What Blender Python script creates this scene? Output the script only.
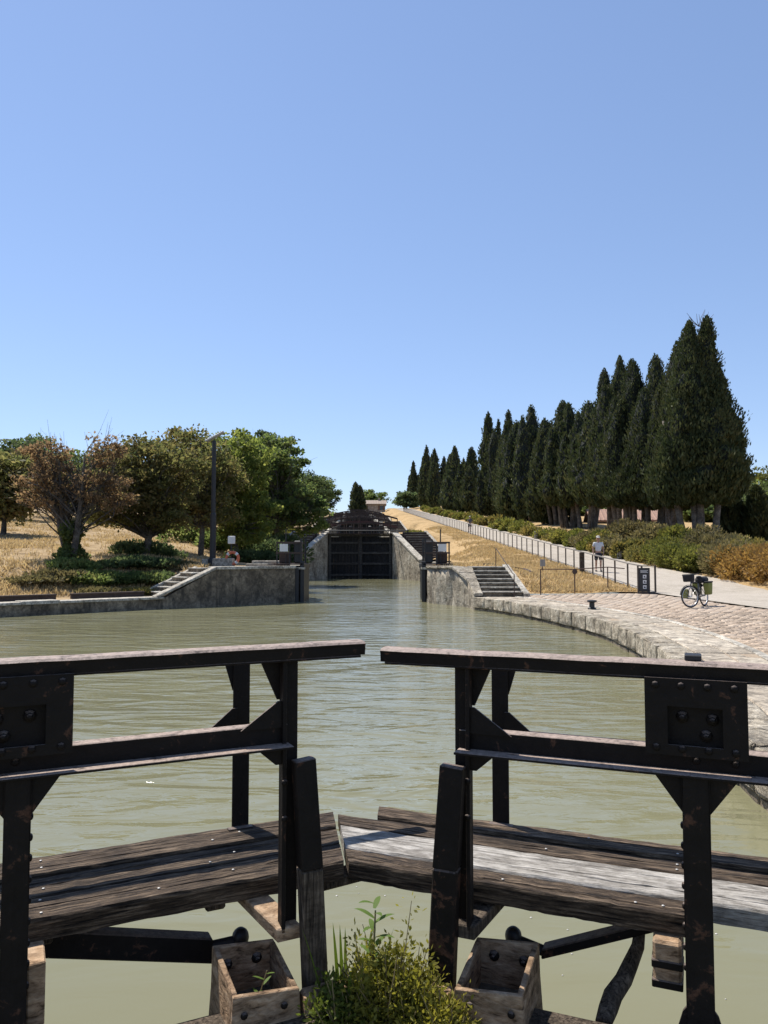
import bpy, bmesh, math, random
import numpy as np
from mathutils import Vector, Matrix

for o in list(bpy.data.objects):
    bpy.data.objects.remove(o)
scene = bpy.context.scene
COL = scene.collection
PI = math.pi
R = math.radians

# ------------------------------------------------------------------ camera
F = 770.0
PITCH = math.atan(44 / F)
EYE = 2.2
cam_data = bpy.data.cameras.new("camera")
cam_data.sensor_fit = 'VERTICAL'
cam_data.sensor_height = 36.0
cam_data.lens = F / 1024 * 36.0
cam_data.clip_start = 0.05
cam_data.clip_end = 3000
cam = bpy.data.objects.new("camera", cam_data)
COL.objects.link(cam)
cam.location = (0, 0, EYE)
cam.rotation_euler = (PI / 2 + PITCH, 0, 0)
scene.camera = cam
scene.render.resolution_x = 768
scene.render.resolution_y = 1024

# ------------------------------------------------------------------ light
SUN_ELEV = R(60)
SUN_LEFT = R(45)            # degrees left of the view axis, beyond the scene
world = bpy.data.worlds.new("World")
scene.world = world
world.use_nodes = True
wn = world.node_tree.nodes
wl = world.node_tree.links
wn.clear()
sky = wn.new('ShaderNodeTexSky')
sky.sky_type = 'NISHITA'
sky.sun_disc = False
sky.sun_elevation = SUN_ELEV
sky.sun_rotation = -SUN_LEFT
sky.altitude = 50
sky.air_density = 1.0
sky.dust_density = 0.1
sky.ozone_density = 6.0
bg = wn.new('ShaderNodeBackground')
bg.inputs['Strength'].default_value = 0.148
wo = wn.new('ShaderNodeOutputWorld')
gam = wn.new('ShaderNodeGamma')
gam.inputs[1].default_value = 0.70          # the phone's flatter rendering of a clear sky
tint = wn.new('ShaderNodeMix'); tint.data_type = 'RGBA'; tint.blend_type = 'MULTIPLY'
tint.inputs[0].default_value = 1.0
tint.inputs[7].default_value = (0.95, 0.965, 1.08, 1)
wl.new(sky.outputs[0], gam.inputs[0])
wl.new(gam.outputs[0], tint.inputs[6])
wl.new(tint.outputs[2], bg.inputs[0])
wl.new(bg.outputs[0], wo.inputs[0])
sun_data = bpy.data.lights.new("sun", 'SUN')
sun_data.energy = 4.0
sun_data.angle = R(0.53)
sun_data.color = (1.0, 0.95, 0.87)
sun = bpy.data.objects.new("sun", sun_data)
COL.objects.link(sun)
to_sun = Vector((-math.sin(SUN_LEFT) * math.cos(SUN_ELEV), math.cos(SUN_LEFT) * math.cos(SUN_ELEV), math.sin(SUN_ELEV)))
sun.rotation_euler = to_sun.to_track_quat('Z', 'Y').to_euler()
sun.location = (-20, 30, 40)
vs = scene.view_settings
vs.view_transform = 'Standard'
vs.look = 'None'
vs.exposure = 0.75
vs.gamma = 1.0

# ------------------------------------------------------------------ helpers
def ray(px, py):
    a = ((px - 384) / F, 1.0, (512 - py) / F)
    c, s = math.cos(PITCH), math.sin(PITCH)
    return (a[0], a[1] * c - a[2] * s, a[1] * s + a[2] * c)
def at_z(px, py, z):
    r = ray(px, py); k = (z - EYE) / r[2]
    return Vector((r[0] * k, r[1] * k, z))
def at_d(px, py, d):
    r = ray(px, py); k = d / r[1]
    return Vector((r[0] * k, d, EYE + r[2] * k))
def smooth(a, b, x):
    t = min(1.0, max(0.0, (x - a) / (b - a)))
    return t * t * (3 - 2 * t)
def lerp(a, b, t): return a + (b - a) * t
def interp(x, pts):
    if x <= pts[0][0]: return pts[0][1]
    for (x0, y0), (x1, y1) in zip(pts, pts[1:]):
        if x <= x1: return lerp(y0, y1, (x - x0) / (x1 - x0))
    return pts[-1][1]
_perm = np.random.RandomState(7).rand(256, 256)
def vnoise(x, y):
    x = np.asarray(x, float); y = np.asarray(y, float)
    xi = np.floor(x).astype(int); yi = np.floor(y).astype(int)
    xf = x - xi; yf = y - yi
    xf = xf * xf * (3 - 2 * xf); yf = yf * yf * (3 - 2 * yf)
    g = lambda i, j: _perm[i & 255, j & 255]
    return (g(xi, yi) * (1 - xf) + g(xi + 1, yi) * xf) * (1 - yf) + (g(xi, yi + 1) * (1 - xf) + g(xi + 1, yi + 1) * xf) * yf

def link(name, mesh, mat=None, parent=None, loc=None, rot=None):
    o = bpy.data.objects.new(name, mesh)
    COL.objects.link(o)
    if mat is not None and mesh is not None and len(mesh.materials) == 0:
        mesh.materials.append(mat)
    if parent is not None: o.parent = parent
    if loc is not None: o.location = loc
    if rot is not None: o.rotation_euler = rot
    return o
def tag(o, label=None, cat=None, group=None, kind=None):
    if label: o["label"] = label
    if cat: o["category"] = cat
    if group: o["group"] = group
    if kind: o["kind"] = kind
    return o
def thing(name, label, cat, loc=(0, 0, 0), rotz=0.0, group=None):
    o = bpy.data.objects.new(name, None)
    o.empty_display_size = 0.2
    COL.objects.link(o)
    o.location = loc
    o.rotation_euler = (0, 0, rotz)
    return tag(o, label, cat, group)
def np_mesh(name, verts, faces_n, smooth_shade=False):
    """verts (N,3) array, faces_n (M,k) array"""
    me = bpy.data.meshes.new(name)
    verts = np.ascontiguousarray(verts, dtype=np.float32)
    faces_n = np.ascontiguousarray(faces_n, dtype=np.int32)
    m, k = faces_n.shape
    me.vertices.add(len(verts)); me.vertices.foreach_set('co', verts.ravel())
    me.loops.add(m * k); me.loops.foreach_set('vertex_index', faces_n.ravel())
    me.polygons.add(m)
    me.polygons.foreach_set('loop_start', np.arange(0, m * k, k, dtype=np.int32))
    me.polygons.foreach_set('loop_total', np.full(m, k, dtype=np.int32))
    if smooth_shade: me.polygons.foreach_set('use_smooth', np.ones(m, dtype=bool))
    me.update(calc_edges=True)
    return me

class MB:
    """collects boxes, prisms, tubes into one mesh"""
    def __init__(self): self.v = []; self.f = []
    def add(self, vs_, fs_):
        b = len(self.v)
        self.v += [tuple(p) for p in vs_]
        self.f += [tuple(i + b for i in f) for f in fs_]
        return self
    def hexa(self, c):      # 8 corners: bottom 4 then top 4 (ccw)
        return self.add(c, [(3, 2, 1, 0), (4, 5, 6, 7), (0, 1, 5, 4), (1, 2, 6, 5), (2, 3, 7, 6), (3, 0, 4, 7)])
    def box(self, x0, x1, y0, y1, z0, z1):
        if x0 > x1: x0, x1 = x1, x0
        if y0 > y1: y0, y1 = y1, y0
        return self.hexa([(x0, y0, z0), (x1, y0, z0), (x1, y1, z0), (x0, y1, z0), (x0, y0, z1), (x1, y0, z1), (x1, y1, z1), (x0, y1, z1)])
    def prism(self, poly, off):       # polygon of 3-D points extruded by off
        n = len(poly); off = Vector(off)
        a = [Vector(p) for p in poly]; b = [p + off for p in a]
        fs_ = [tuple(range(n - 1, -1, -1)), tuple(range(n, 2 * n))]
        fs_ += [(i, (i + 1) % n, n + (i + 1) % n, n + i) for i in range(n)]
        return self.add(a + b, fs_)
    def tube(self, pts, rad, n=8, cap=True):
        pts = [Vector(p) for p in pts]
        if not isinstance(rad, (list, tuple)): rad = [rad] * len(pts)
        rings = []
        prev = None
        for i, p in enumerate(pts):
            t = (pts[min(i + 1, len(pts) - 1)] - pts[max(i - 1, 0)]).normalized()
            if prev is None:
                a = t.orthogonal().normalized()
            else:
                a = (prev - t * prev.dot(t)).normalized()
            prev = a
            b = t.cross(a)
            rings.append([p + (a * math.cos(2 * PI * k / n) + b * math.sin(2 * PI * k / n)) * rad[i] for k in range(n)])
        vs_ = [q for r in rings for q in r]
        fs_ = []
        for i in range(len(rings) - 1):
            for k in range(n):
                fs_.append((i * n + k, i * n + (k + 1) % n, (i + 1) * n + (k + 1) % n, (i + 1) * n + k))
        if cap:
            fs_.append(tuple(range(n - 1, -1, -1)))
            fs_.append(tuple((len(rings) - 1) * n + k for k in range(n)))
        return self.add(vs_, fs_)
    def ring(self, centre, axis, R_, r_, n=24, m=6):
        c = Vector(centre); ax = Vector(axis).normalized(); a = ax.orthogonal().normalized(); b = ax.cross(a)
        vs_ = []
        for i in range(n):
            d = a * math.cos(2 * PI * i / n) + b * math.sin(2 * PI * i / n)
            for k in range(m):
                q = 2 * PI * k / m
                vs_.append(c + d * (R_ + r_ * math.cos(q)) + ax * r_ * math.sin(q))
        fs_ = [(i * m + k, ((i + 1) % n) * m + k, ((i + 1) % n) * m + (k + 1) % m, i * m + (k + 1) % m) for i in range(n) for k in range(m)]
        return self.add(vs_, fs_)
    def dome(self, c, r, h, n=8, up=(0, 0, 1)):
        up = Vector(up).normalized(); a = up.orthogonal().normalized(); b = up.cross(a); c = Vector(c)
        vs_ = []
        for (rr, hh) in ((1, 0), (.92, .45), (.6, .85)):
            for k in range(n):
                q = 2 * PI * k / n
                vs_.append(c + (a * math.cos(q) + b * math.sin(q)) * r * rr + up * h * hh)
        vs_.append(c + up * h)
        fs_ = []
        for i in range(2):
            for k in range(n): fs_.append((i * n + k, i * n + (k + 1) % n, (i + 1) * n + (k + 1) % n, (i + 1) * n + k))
        for k in range(n): fs_.append((2 * n + k, 2 * n + (k + 1) % n, 3 * n))
        fs_.append(tuple(range(n - 1, -1, -1)))
        return self.add(vs_, fs_)
    def ball(self, c, rx, ry, rz, n=10, m=7):
        vs_ = []; c = Vector(c)
        for i in range(m + 1):
            q = PI * i / m
            for k in range(n):
                t = 2 * PI * k / n
                vs_.append(c + Vector((rx * math.sin(q) * math.cos(t), ry * math.sin(q) * math.sin(t), rz * math.cos(q))))
        fs_ = [(i * n + k, (i + 1) * n + k, (i + 1) * n + (k + 1) % n, i * n + (k + 1) % n) for i in range(m) for k in range(n)]
        return self.add(vs_, fs_)
    def mesh(self, name, bevel=0.0, smooth_shade=False, jitter=0.0, cuts=0, seed=0, segs=1):
        me = bpy.data.meshes.new(name)
        me.from_pydata(self.v, [], self.f)
        if bevel or jitter or cuts or True:
            bm = bmesh.new(); bm.from_mesh(me)
            bmesh.ops.remove_doubles(bm, verts=bm.verts, dist=1e-5)
            bmesh.ops.recalc_face_normals(bm, faces=bm.faces)
            if bevel:
                es = [e for e in bm.edges if len(e.link_faces) == 2 and e.calc_face_angle(0) > 0.5]
                bmesh.ops.bevel(bm, geom=es, offset=bevel, segments=segs, affect='EDGES', profile=0.6, clamp_overlap=True)
            if cuts:
                bmesh.ops.subdivide_edges(bm, edges=bm.edges[:], cuts=cuts, use_grid_fill=True)
            if jitter:
                rnd = random.Random(seed)
                for v in bm.verts:
                    v.co += Vector((rnd.uniform(-1, 1), rnd.uniform(-1, 1), rnd.uniform(-1, 1))) * jitter
            bm.to_mesh(me); bm.free()
        if smooth_shade:
            me.polygons.foreach_set('use_smooth', np.ones(len(me.polygons), dtype=bool))
        me.update()
        return me
    def build(self, name, mat, parent=None, **kw):
        loc = kw.pop('loc', None); rot = kw.pop('rot', None)
        return link(name, self.mesh(name, **kw), mat, parent, loc, rot)

# ------------------------------------------------------------------ materials
def new_mat(name):
    m = bpy.data.materials.new(name); m.use_nodes = True
    nt = m.node_tree; b = nt.nodes['Principled BSDF']
    return m, nt, b
def nd(nt, t, **kw):
    n = nt.nodes.new(t)
    for k, v in kw.items():
        if k in n.inputs.keys(): n.inputs[k].default_value = v
        else: setattr(n, k, v)
    return n
def ramp(nt, src, stops):
    r = nt.nodes.new('ShaderNodeValToRGB')
    while len(r.color_ramp.elements) < len(stops): r.color_ramp.elements.new(0.5)
    for e, (p, c) in zip(r.color_ramp.elements, stops):
        e.position = p; e.color = (c[0], c[1], c[2], 1)
    nt.links.new(src, r.inputs[0])
    return r
def mix(nt, fac, a, b, mode='MIX'):
    m = nt.nodes.new('ShaderNodeMix'); m.data_type = 'RGBA'; m.blend_type = mode
    def put(sock, v):
        if isinstance(v, (tuple, list)): sock.default_value = (v[0], v[1], v[2], 1)
        elif isinstance(v, (int, float)): sock.default_value = v
        else: nt.links.new(v, sock)
    put(m.inputs[0], fac); put(m.inputs[6], a); put(m.inputs[7], b)
    return m.outputs[2]
def coords(nt, scale=(1, 1, 1), kind='Object', world=False):
    mp = nt.nodes.new('ShaderNodeMapping'); mp.inputs['Scale'].default_value = scale
    if world:
        g = nt.nodes.new('ShaderNodeNewGeometry'); nt.links.new(g.outputs['Position'], mp.inputs[0])
    else:
        t = nt.nodes.new('ShaderNodeTexCoord'); nt.links.new(t.outputs[kind], mp.inputs[0])
    return mp.outputs[0]
def noise(nt, vec, scale, detail=5, rough=0.6, dist=0.0):
    n = nt.nodes.new('ShaderNodeTexNoise')
    n.inputs['Scale'].default_value = scale; n.inputs['Detail'].default_value = detail
    n.inputs['Roughness'].default_value = rough; n.inputs['Distortion'].default_value = dist
    nt.links.new(vec, n.inputs['Vector'])
    return n.outputs['Fac']
def bump(nt, b, h, strength=0.4, dist=0.02, prev=None):
    n = nt.nodes.new('ShaderNodeBump'); n.inputs['Strength'].default_value = strength; n.inputs['Distance'].default_value = dist
    nt.links.new(h, n.inputs['Height'])
    if prev is not None: nt.links.new(prev, n.inputs['Normal'])
    nt.links.new(n.outputs[0], b.inputs['Normal'])
    return n.outputs[0]
def rand_obj(nt):
    return nt.nodes.new('ShaderNodeObjectInfo').outputs['Random']
def hsv(nt, col, v=None, h=None, s=None):
    n = nt.nodes.new('ShaderNodeHueSaturation')
    nt.links.new(col, n.inputs['Color'])
    for key, x in (('Value', v), ('Hue', h), ('Saturation', s)):
        if x is not None:
            if isinstance(x, (int, float)): n.inputs[key].default_value = x
            else: nt.links.new(x, n.inputs[key])
    return n.outputs[0]
def maprange(nt, src, a, b, c, d):
    n = nt.nodes.new('ShaderNodeMapRange')
    for i, v in zip((1, 2, 3, 4), (a, b, c, d)): n.inputs[i].default_value = v
    nt.links.new(src, n.inputs[0])
    return n.outputs[0]

def mat_stone(name, c1, c2, c3, scale=1.2, bstr=0.6, stain=None, vary=0.25, rough=0.9):
    m, nt, b = new_mat(name)
    w = coords(nt, world=True)
    big = noise(nt, w, scale, 6, 0.62)
    fine = noise(nt, w, scale * 14, 6, 0.7)
    col = ramp(nt, big, [(0.36, c1), (0.5, c2), (0.64, c3)]).outputs[0]
    f2 = ramp(nt, fine, [(0.38, (0.55, 0.55, 0.55)), (0.62, (1.15, 1.15, 1.15))]).outputs[0]
    col = mix(nt, 0.75, col, f2, 'MULTIPLY')
    midn = noise(nt, w, scale * 4.5, 6, 0.7, 0.6)
    col = mix(nt, 0.8, col, ramp(nt, midn, [(0.40, (0.45, 0.44, 0.43)), (0.58, (1.2, 1.2, 1.18))]).outputs[0], 'MULTIPLY')
    if stain:
        s = noise(nt, coords(nt, (1, 1, 0.35), world=True), 2.2, 5, 0.7)
        sm = ramp(nt, s, [(stain[1], (0, 0, 0)), (stain[1] + 0.16, (1, 1, 1))]).outputs[0]
        col = mix(nt, sm, col, stain[0])
    if vary: col = hsv(nt, col, v=maprange(nt, rand_obj(nt), 0, 1, 1 - vary, 1 + vary))
    nt.links.new(col, b.inputs['Base Color'])
    b.inputs['Roughness'].default_value = rough
    n1 = bump(nt, b, big, bstr, 0.12)
    bump(nt, b, fine, bstr, 0.03, n1)
    return m
def mat_plain(name, col, rough=0.6, metal=0.0, var=0.3, scale=6, bstr=0.25, bdist=0.005):
    m, nt, b = new_mat(name)
    w = coords(nt)
    n = noise(nt, w, scale, 6, 0.65)
    c = ramp(nt, n, [(0.25, [x * (1 - var) for x in col]), (0.75, [x * (1 + var) for x in col])]).outputs[0]
    nt.links.new(c, b.inputs['Base Color'])
    b.inputs['Roughness'].default_value = rough; b.inputs['Metallic'].default_value = metal
    bump(nt, b, n, bstr, bdist)
    return m
def mat_black_steel(name, top=(0.20, 0.155, 0.13), base=(0.0105, 0.0080, 0.0068), chip=0.60, topamt=0.9):
    """bitumen-black painted steel; upward faces paler from wear, with their sunlit tone put into the colour"""
    m, nt, b = new_mat(name)
    o = coords(nt)
    fine = noise(nt, o, 40, 6, 0.7)
    mid = noise(nt, o, 9, 6, 0.7, 0.4)
    lump = noise(nt, o, 130, 3, 0.5)
    col = ramp(nt, mid, [(0.2, [x * 0.6 for x in base]), (0.8, [x * 1.6 for x in base])]).outputs[0]
    chips = ramp(nt, mid, [(chip, (0, 0, 0)), (chip + 0.05, (1, 1, 1))]).outputs[0]
    col = mix(nt, chips, col, ramp(nt, fine, [(0.35, (0.035, 0.018, 0.012)), (0.65, (0.11, 0.055, 0.034))]).outputs[0])
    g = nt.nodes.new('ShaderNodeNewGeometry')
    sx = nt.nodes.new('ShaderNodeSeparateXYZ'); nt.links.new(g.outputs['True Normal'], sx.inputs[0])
    up = ramp(nt, sx.outputs['Z'], [(0.45, (0, 0, 0)), (0.8, (topamt, topamt, topamt))]).outputs[0]  # upward faces lightened: sunlight put into the colour, along with wear
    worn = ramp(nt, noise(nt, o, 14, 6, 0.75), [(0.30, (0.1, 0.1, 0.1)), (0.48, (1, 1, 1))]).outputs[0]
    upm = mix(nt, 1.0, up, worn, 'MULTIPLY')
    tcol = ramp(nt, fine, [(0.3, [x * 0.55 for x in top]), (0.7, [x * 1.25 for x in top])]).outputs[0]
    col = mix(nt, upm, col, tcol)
    nt.links.new(col, b.inputs['Base Color'])
    b.inputs['Roughness'].default_value = 0.6
    b.inputs['Specular IOR Level'].default_value = 0.16
    n1 = bump(nt, b, mid, 0.6, 0.012)
    n2 = bump(nt, b, fine, 0.35, 0.003, n1)
    bump(nt, b, lump, 0.3, 0.002, n2)
    return m
def mat_wood(name, c1, c2, c3, grain=(2.5, 38, 38), crack=0.5, rough=0.85, vary=0.2):
    m, nt, b = new_mat(name)
    ri = rand_obj(nt)
    o = coords(nt, grain)
    addv = nt.nodes.new('ShaderNodeVectorMath'); addv.operation = 'ADD'
    nt.links.new(o, addv.inputs[0])
    cmb = nt.nodes.new('ShaderNodeCombineXYZ')
    mul = nt.nodes.new('ShaderNodeMath'); mul.operation = 'MULTIPLY'; mul.inputs[1].default_value = 37.0
    nt.links.new(ri, mul.inputs[0])
    for i in range(3): nt.links.new(mul.outputs[0], cmb.inputs[i])
    nt.links.new(cmb.outputs[0], addv.inputs[1])
    g1 = noise(nt, addv.outputs[0], 1.0, 8, 0.72, 0.6)
    patch = noise(nt, coords(nt, (4, 9, 9)), 1.6, 6, 0.7)
    col = ramp(nt, g1, [(0.36, c1), (0.5, c2), (0.66, c3)]).outputs[0]
    pc = ramp(nt, patch, [(0.38, (0.45, 0.43, 0.41)), (0.62, (1.3, 1.3, 1.3))]).outputs[0]
    col = mix(nt, 0.8, col, pc, 'MULTIPLY')
    crk = ramp(nt, g1, [(0.37, (0.1, 0.1, 0.1)), (0.43, (1, 1, 1))]).outputs[0]
    col = mix(nt, crack, col, crk, 'MULTIPLY')
    col = hsv(nt, col, v=maprange(nt, ri, 0, 1, 1 - vary, 1 + vary))
    nt.links.new(col, b.inputs['Base Color'])
    b.inputs['Roughness'].default_value = rough
    b.inputs['Specular IOR Level'].default_value = 0.25
    n1 = bump(nt, b, g1, 0.9, 0.012)
    bump(nt, b, patch, 0.4, 0.02, n1)
    return m
def mat_leaf(name, cols, trans=0.35, rough=0.6, objvar=0.15):
    """cols: list of leaf colours spread at random over the single leaves"""
    m, nt, b = new_mat(name)
    g = nt.nodes.new('ShaderNodeNewGeometry')
    st = [(i / max(1, len(cols) - 1), c) for i, c in enumerate(cols)]
    patch = noise(nt, coords(nt, world=True), 0.9, 3, 0.6)
    add = nt.nodes.new('ShaderNodeMath'); add.operation = 'MULTIPLY_ADD'
    nt.links.new(patch, add.inputs[0]); add.inputs[1].default_value = 1.6
    sub = nt.nodes.new('ShaderNodeMath'); sub.operation = 'MULTIPLY_ADD'
    nt.links.new(g.outputs['Random Per Island'], sub.inputs[0]); sub.inputs[1].default_value = 0.45; sub.inputs[2].default_value = -0.52
    nt.links.new(sub.outputs[0], add.inputs[2])
    col = ramp(nt, add.outputs[0], st).outputs[0]
    col = hsv(nt, col, v=maprange(nt, rand_obj(nt), 0, 1, 1 - objvar, 1 + objvar))
    nt.links.new(col, b.inputs['Base Color'])
    b.inputs['Roughness'].default_value = rough
    b.inputs['Specular IOR Level'].default_value = 0.2
    t = nt.nodes.new('ShaderNodeBsdfTranslucent')
    tc = hsv(nt, col, v=1.5, s=1.1)
    nt.links.new(tc, t.inputs['Color'])
    mx = nt.nodes.new('ShaderNodeMixShader'); mx.inputs[0].default_value = trans
    nt.links.new(b.outputs[0], mx.inputs[1]); nt.links.new(t.outputs[0], mx.inputs[2])
    nt.links.new(mx.outputs[0], nt.nodes['Material Output'].inputs[0])
    return m
def mat_water():
    m, nt, b = new_mat('canal_water')
    w = coords(nt, (0.50, 1.25, 1), world=True)
    a = noise(nt, w, 1.25, 2, 0.45, 1.4)
    c = noise(nt, coords(nt, (0.9, 2.2, 1), world=True), 3.6, 3, 0.55, 0.8)
    e = noise(nt, coords(nt, (0.12, 0.2, 1), world=True), 1.0, 2, 0.5)
    g = noise(nt, coords(nt, (0.10, 0.16, 1), world=True), 1.6, 3, 0.5)
    # gusts: ripples fade in and out over a few metres
    gm = maprange(nt, g, 0.35, 0.65, 0.25, 1.0)
    am = nt.nodes.new('ShaderNodeMath'); am.operation = 'MULTIPLY'; nt.links.new(a, am.inputs[0]); nt.links.new(gm, am.inputs[1])
    # sheltered, nearly still water right behind the closed gate
    ps = nt.nodes.new('ShaderNodeSeparateXYZ'); nt.links.new(coords(nt, world=True), ps.inputs[0])
    calm = maprange(nt, ps.outputs['Y'], 4.0, 7.0, 0.12, 1.0)
    bm_ = nt.nodes.new('ShaderNodeMath'); bm_.operation = 'MULTIPLY'; nt.links.new(am.outputs[0], bm_.inputs[0]); nt.links.new(calm, bm_.inputs[1])
    cm_ = nt.nodes.new('ShaderNodeMath'); cm_.operation = 'MULTIPLY'; nt.links.new(c, cm_.inputs[0]); nt.links.new(calm, cm_.inputs[1])
    n1 = bump(nt, b, bm_.outputs[0], 1.0, 0.125)
    n2 = bump(nt, b, cm_.outputs[0], 0.5, 0.022, n1)
    col = ramp(nt, e, [(0.3, (0.172, 0.164, 0.092)), (0.7, (0.202, 0.194, 0.114))]).outputs[0]
    nt.links.new(col, b.inputs['Base Color'])
    b.inputs['Roughness'].default_value = 0.06
    b.inputs['IOR'].default_value = 1.33
    return m
def mat_ground(name, cols, scale=0.35, fine=9.0, dark=None, bdist=0.06):
    m, nt, b = new_mat(name)
    w = coords(nt, world=True)
    big = noise(nt, w, scale, 6, 0.65, 0.3)
    mid = noise(nt, w, scale * 7, 6, 0.7)
    fi = noise(nt, w, fine, 5, 0.75)
    st = [(0.36 + 0.28 * i / (len(cols) - 1), c) for i, c in enumerate(cols)]
    mm = mix(nt, 0.5, big, mid)
    col = ramp(nt, mm, st).outputs[0]
    f2 = ramp(nt, fi, [(0.3, (0.5, 0.5, 0.5)), (0.7, (1.25, 1.25, 1.25))]).outputs[0]
    col = mix(nt, 0.7, col, f2, 'MULTIPLY')
    if dark:
        dm = ramp(nt, mid, [(dark[1], (0, 0, 0)), (dark[1] + 0.08, (1, 1, 1))]).outputs[0]
        col = mix(nt, dm, col, dark[0])
    nt.links.new(col, b.inputs['Base Color'])
    b.inputs['Roughness'].default_value = 0.95
    b.inputs['Specular IOR Level'].default_value = 0.1
    n1 = bump(nt, b, mid, 0.7, bdist * 3)
    bump(nt, b, fi, 0.8, bdist, n1)
    return m

M_STEEL = mat_black_steel('black_painted_steel')
M_STEELRUST = mat_black_steel('rust_flaked_black_steel', chip=0.53)
M_RAILTOP = mat_black_steel('black_rail_worn_lit_top', top=(0.34, 0.265, 0.22), topamt=1.0)  # stronger pale top: the sunlit strip is put into the colour
M_IRON = mat_plain('dark_iron', (0.012, 0.012, 0.014), 0.5)
M_RUST = mat_plain('rusty_iron', (0.085, 0.05, 0.035), 0.85, var=0.5, scale=9)
M_RUSTDARK = mat_plain('old_brown_iron', (0.055, 0.036, 0.028), 0.8, var=0.5)
M_PLANK = mat_wood('weathered_deck_wood', (0.014, 0.009, 0.006), (0.078, 0.054, 0.035), (0.245, 0.18, 0.122), grain=(4.5, 75, 75), crack=0.85)
M_PLANKWHITE = mat_wood('chalky_white_deck_wood', (0.16, 0.142, 0.12), (0.36, 0.335, 0.30), (0.48, 0.45, 0.41), grain=(3.2, 60, 60), crack=0.5, vary=0.05)
M_POSTWOOD = mat_wood('old_post_wood', (0.018, 0.014, 0.010), (0.085, 0.064, 0.046), (0.19, 0.15, 0.11), grain=(60, 60, 3), crack=0.7)
M_BOXWOOD = mat_wood('rotting_box_wood', (0.15, 0.092, 0.052), (0.36, 0.24, 0.145), (0.50, 0.37, 0.25), grain=(8, 8, 30))
M_MUD = mat_ground('dry_mud', [(0.10, 0.085, 0.065), (0.2, 0.17, 0.13)], 3, 30, bdist=0.01)
M_NAIL = mat_plain('bright_nail', (0.45, 0.43, 0.40), 0.5, 0.2)
M_LIME = mat_stone('pale_limestone', (0.33, 0.275, 0.205), (0.44, 0.375, 0.29), (0.52, 0.455, 0.36), 0.9, 0.7, vary=.15)
M_LIMEROUGH = mat_stone('rough_limestone', (0.26, 0.215, 0.155), (0.43, 0.37, 0.28), (0.55, 0.49, 0.39), 2.2, 1.0, stain=((0.15, 0.125, 0.09), 0.58), vary=.15)
M_WALLDARK = mat_stone('shaded_lock_wall', (0.11, 0.086, 0.058), (0.215, 0.17, 0.118), (0.32, 0.26, 0.185), 0.8, 0.9, stain=((0.045, 0.037, 0.027), 0.50), vary=0.1)  # darker copy of the lock stone for shaded sides; shade put into the colour
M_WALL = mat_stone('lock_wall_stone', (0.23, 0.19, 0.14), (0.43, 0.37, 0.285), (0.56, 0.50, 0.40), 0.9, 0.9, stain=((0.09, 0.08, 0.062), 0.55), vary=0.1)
M_COPE = mat_stone('coping_stone', (0.36, 0.32, 0.26), (0.46, 0.42, 0.35), (0.54, 0.50, 0.43), 1.5, 0.5)
M_STEP = mat_stone('step_stone', (0.25, 0.22, 0.18), (0.36, 0.33, 0.275), (0.45, 0.41, 0.35), 1.5, 0.5)
M_COBBLE = mat_stone('pink_cobble', (0.35, 0.265, 0.19), (0.42, 0.325, 0.24), (0.48, 0.385, 0.295), 1.6, 0.4, vary=0.22)
M_JOINT = mat_ground('sandy_joint', [(0.32, 0.25, 0.18), (0.42, 0.335, 0.245)], 0.8, 20, bdist=0.01)
M_PATH = mat_ground('pale_concrete', [(0.33, 0.29, 0.235), (0.43, 0.38, 0.315), (0.46, 0.41, 0.35)], 0.35, 18, bdist=0.006)
M_DRY = mat_ground('dry_grass_bank', [(0.20, 0.142, 0.068), (0.40, 0.272, 0.132), (0.48, 0.335, 0.172), (0.41, 0.26, 0.118)], 0.16, 7.0)
M_DRYLEFT = mat_ground('dry_scrub_bank', [(0.12, 0.09, 0.05), (0.30, 0.21, 0.115), (0.42, 0.31, 0.18), (0.36, 0.25, 0.14)], 0.13, 5.0)
M_SOIL = mat_ground('brown_soil', [(0.10, 0.075, 0.045), (0.20, 0.15, 0.085)], 0.4, 8)
M_BARK = mat_stone('bark', (0.06, 0.05, 0.04), (0.11, 0.095, 0.078), (0.17, 0.15, 0.125), 3.0, 1.0)
M_BARKPALE = mat_stone('cypress_bark', (0.09, 0.075, 0.06), (0.16, 0.135, 0.11), (0.23, 0.20, 0.165), 3.0, 1.0)
M_WATER = mat_water()
M_CYP = mat_leaf('cypress_needles', [(0.024, 0.034, 0.014), (0.046, 0.060, 0.024), (0.074, 0.084, 0.034), (0.118, 0.112, 0.050)], 0.22, 0.7)
M_CYPCORE = mat_plain('cypress_shade_core', (0.008, 0.012, 0.007), 0.9)  # near-black colour stands in for shade deep in the crown

# ------------------------------------------------------------------ layout functions
def axis_x(d): return -1.03 - 0.035 * (d - 37.9)
def ramp_z(d):
    if d < 31: return 0.62
    if d < 35: return 0.62 + 0.078 * (d - 31) ** 2 / 8.0 + 0.0
    return 0.776 + 0.078 * (min(d, 262) - 35)
def fence_x(d): return 11.08 - 0.035 * (d - 33.2)
LOCKS = [(66, 75, 1.7, 4.5), (112, 121, 4.5, 7.6), (160, 169, 7.6, 10.9), (206, 215, 10.9, 14.3)]
def canal_z(d):
    if d < 36.5: return lerp(0.62, 1.7, smooth(32.6, 36.5, d))
    z = 1.7
    for a, b, z0, z1 in LOCKS:
        a += 4.5; b += 1.0
        if d > a: z = lerp(z0, z1, min(1, (d - a) / (b - a)))
    return z
def chamber_half(d):
    base = 3.15
    for a, b in ((37.0, 75), (80, 121), (126, 169), (174, 215)):
        if a < d < b:
            base = 3.15 + 3.0 * min(1.0, smooth(0, 5, d - a - 3), max(0.0, (b - 1 - d) / 6.5))
    return base
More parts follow.
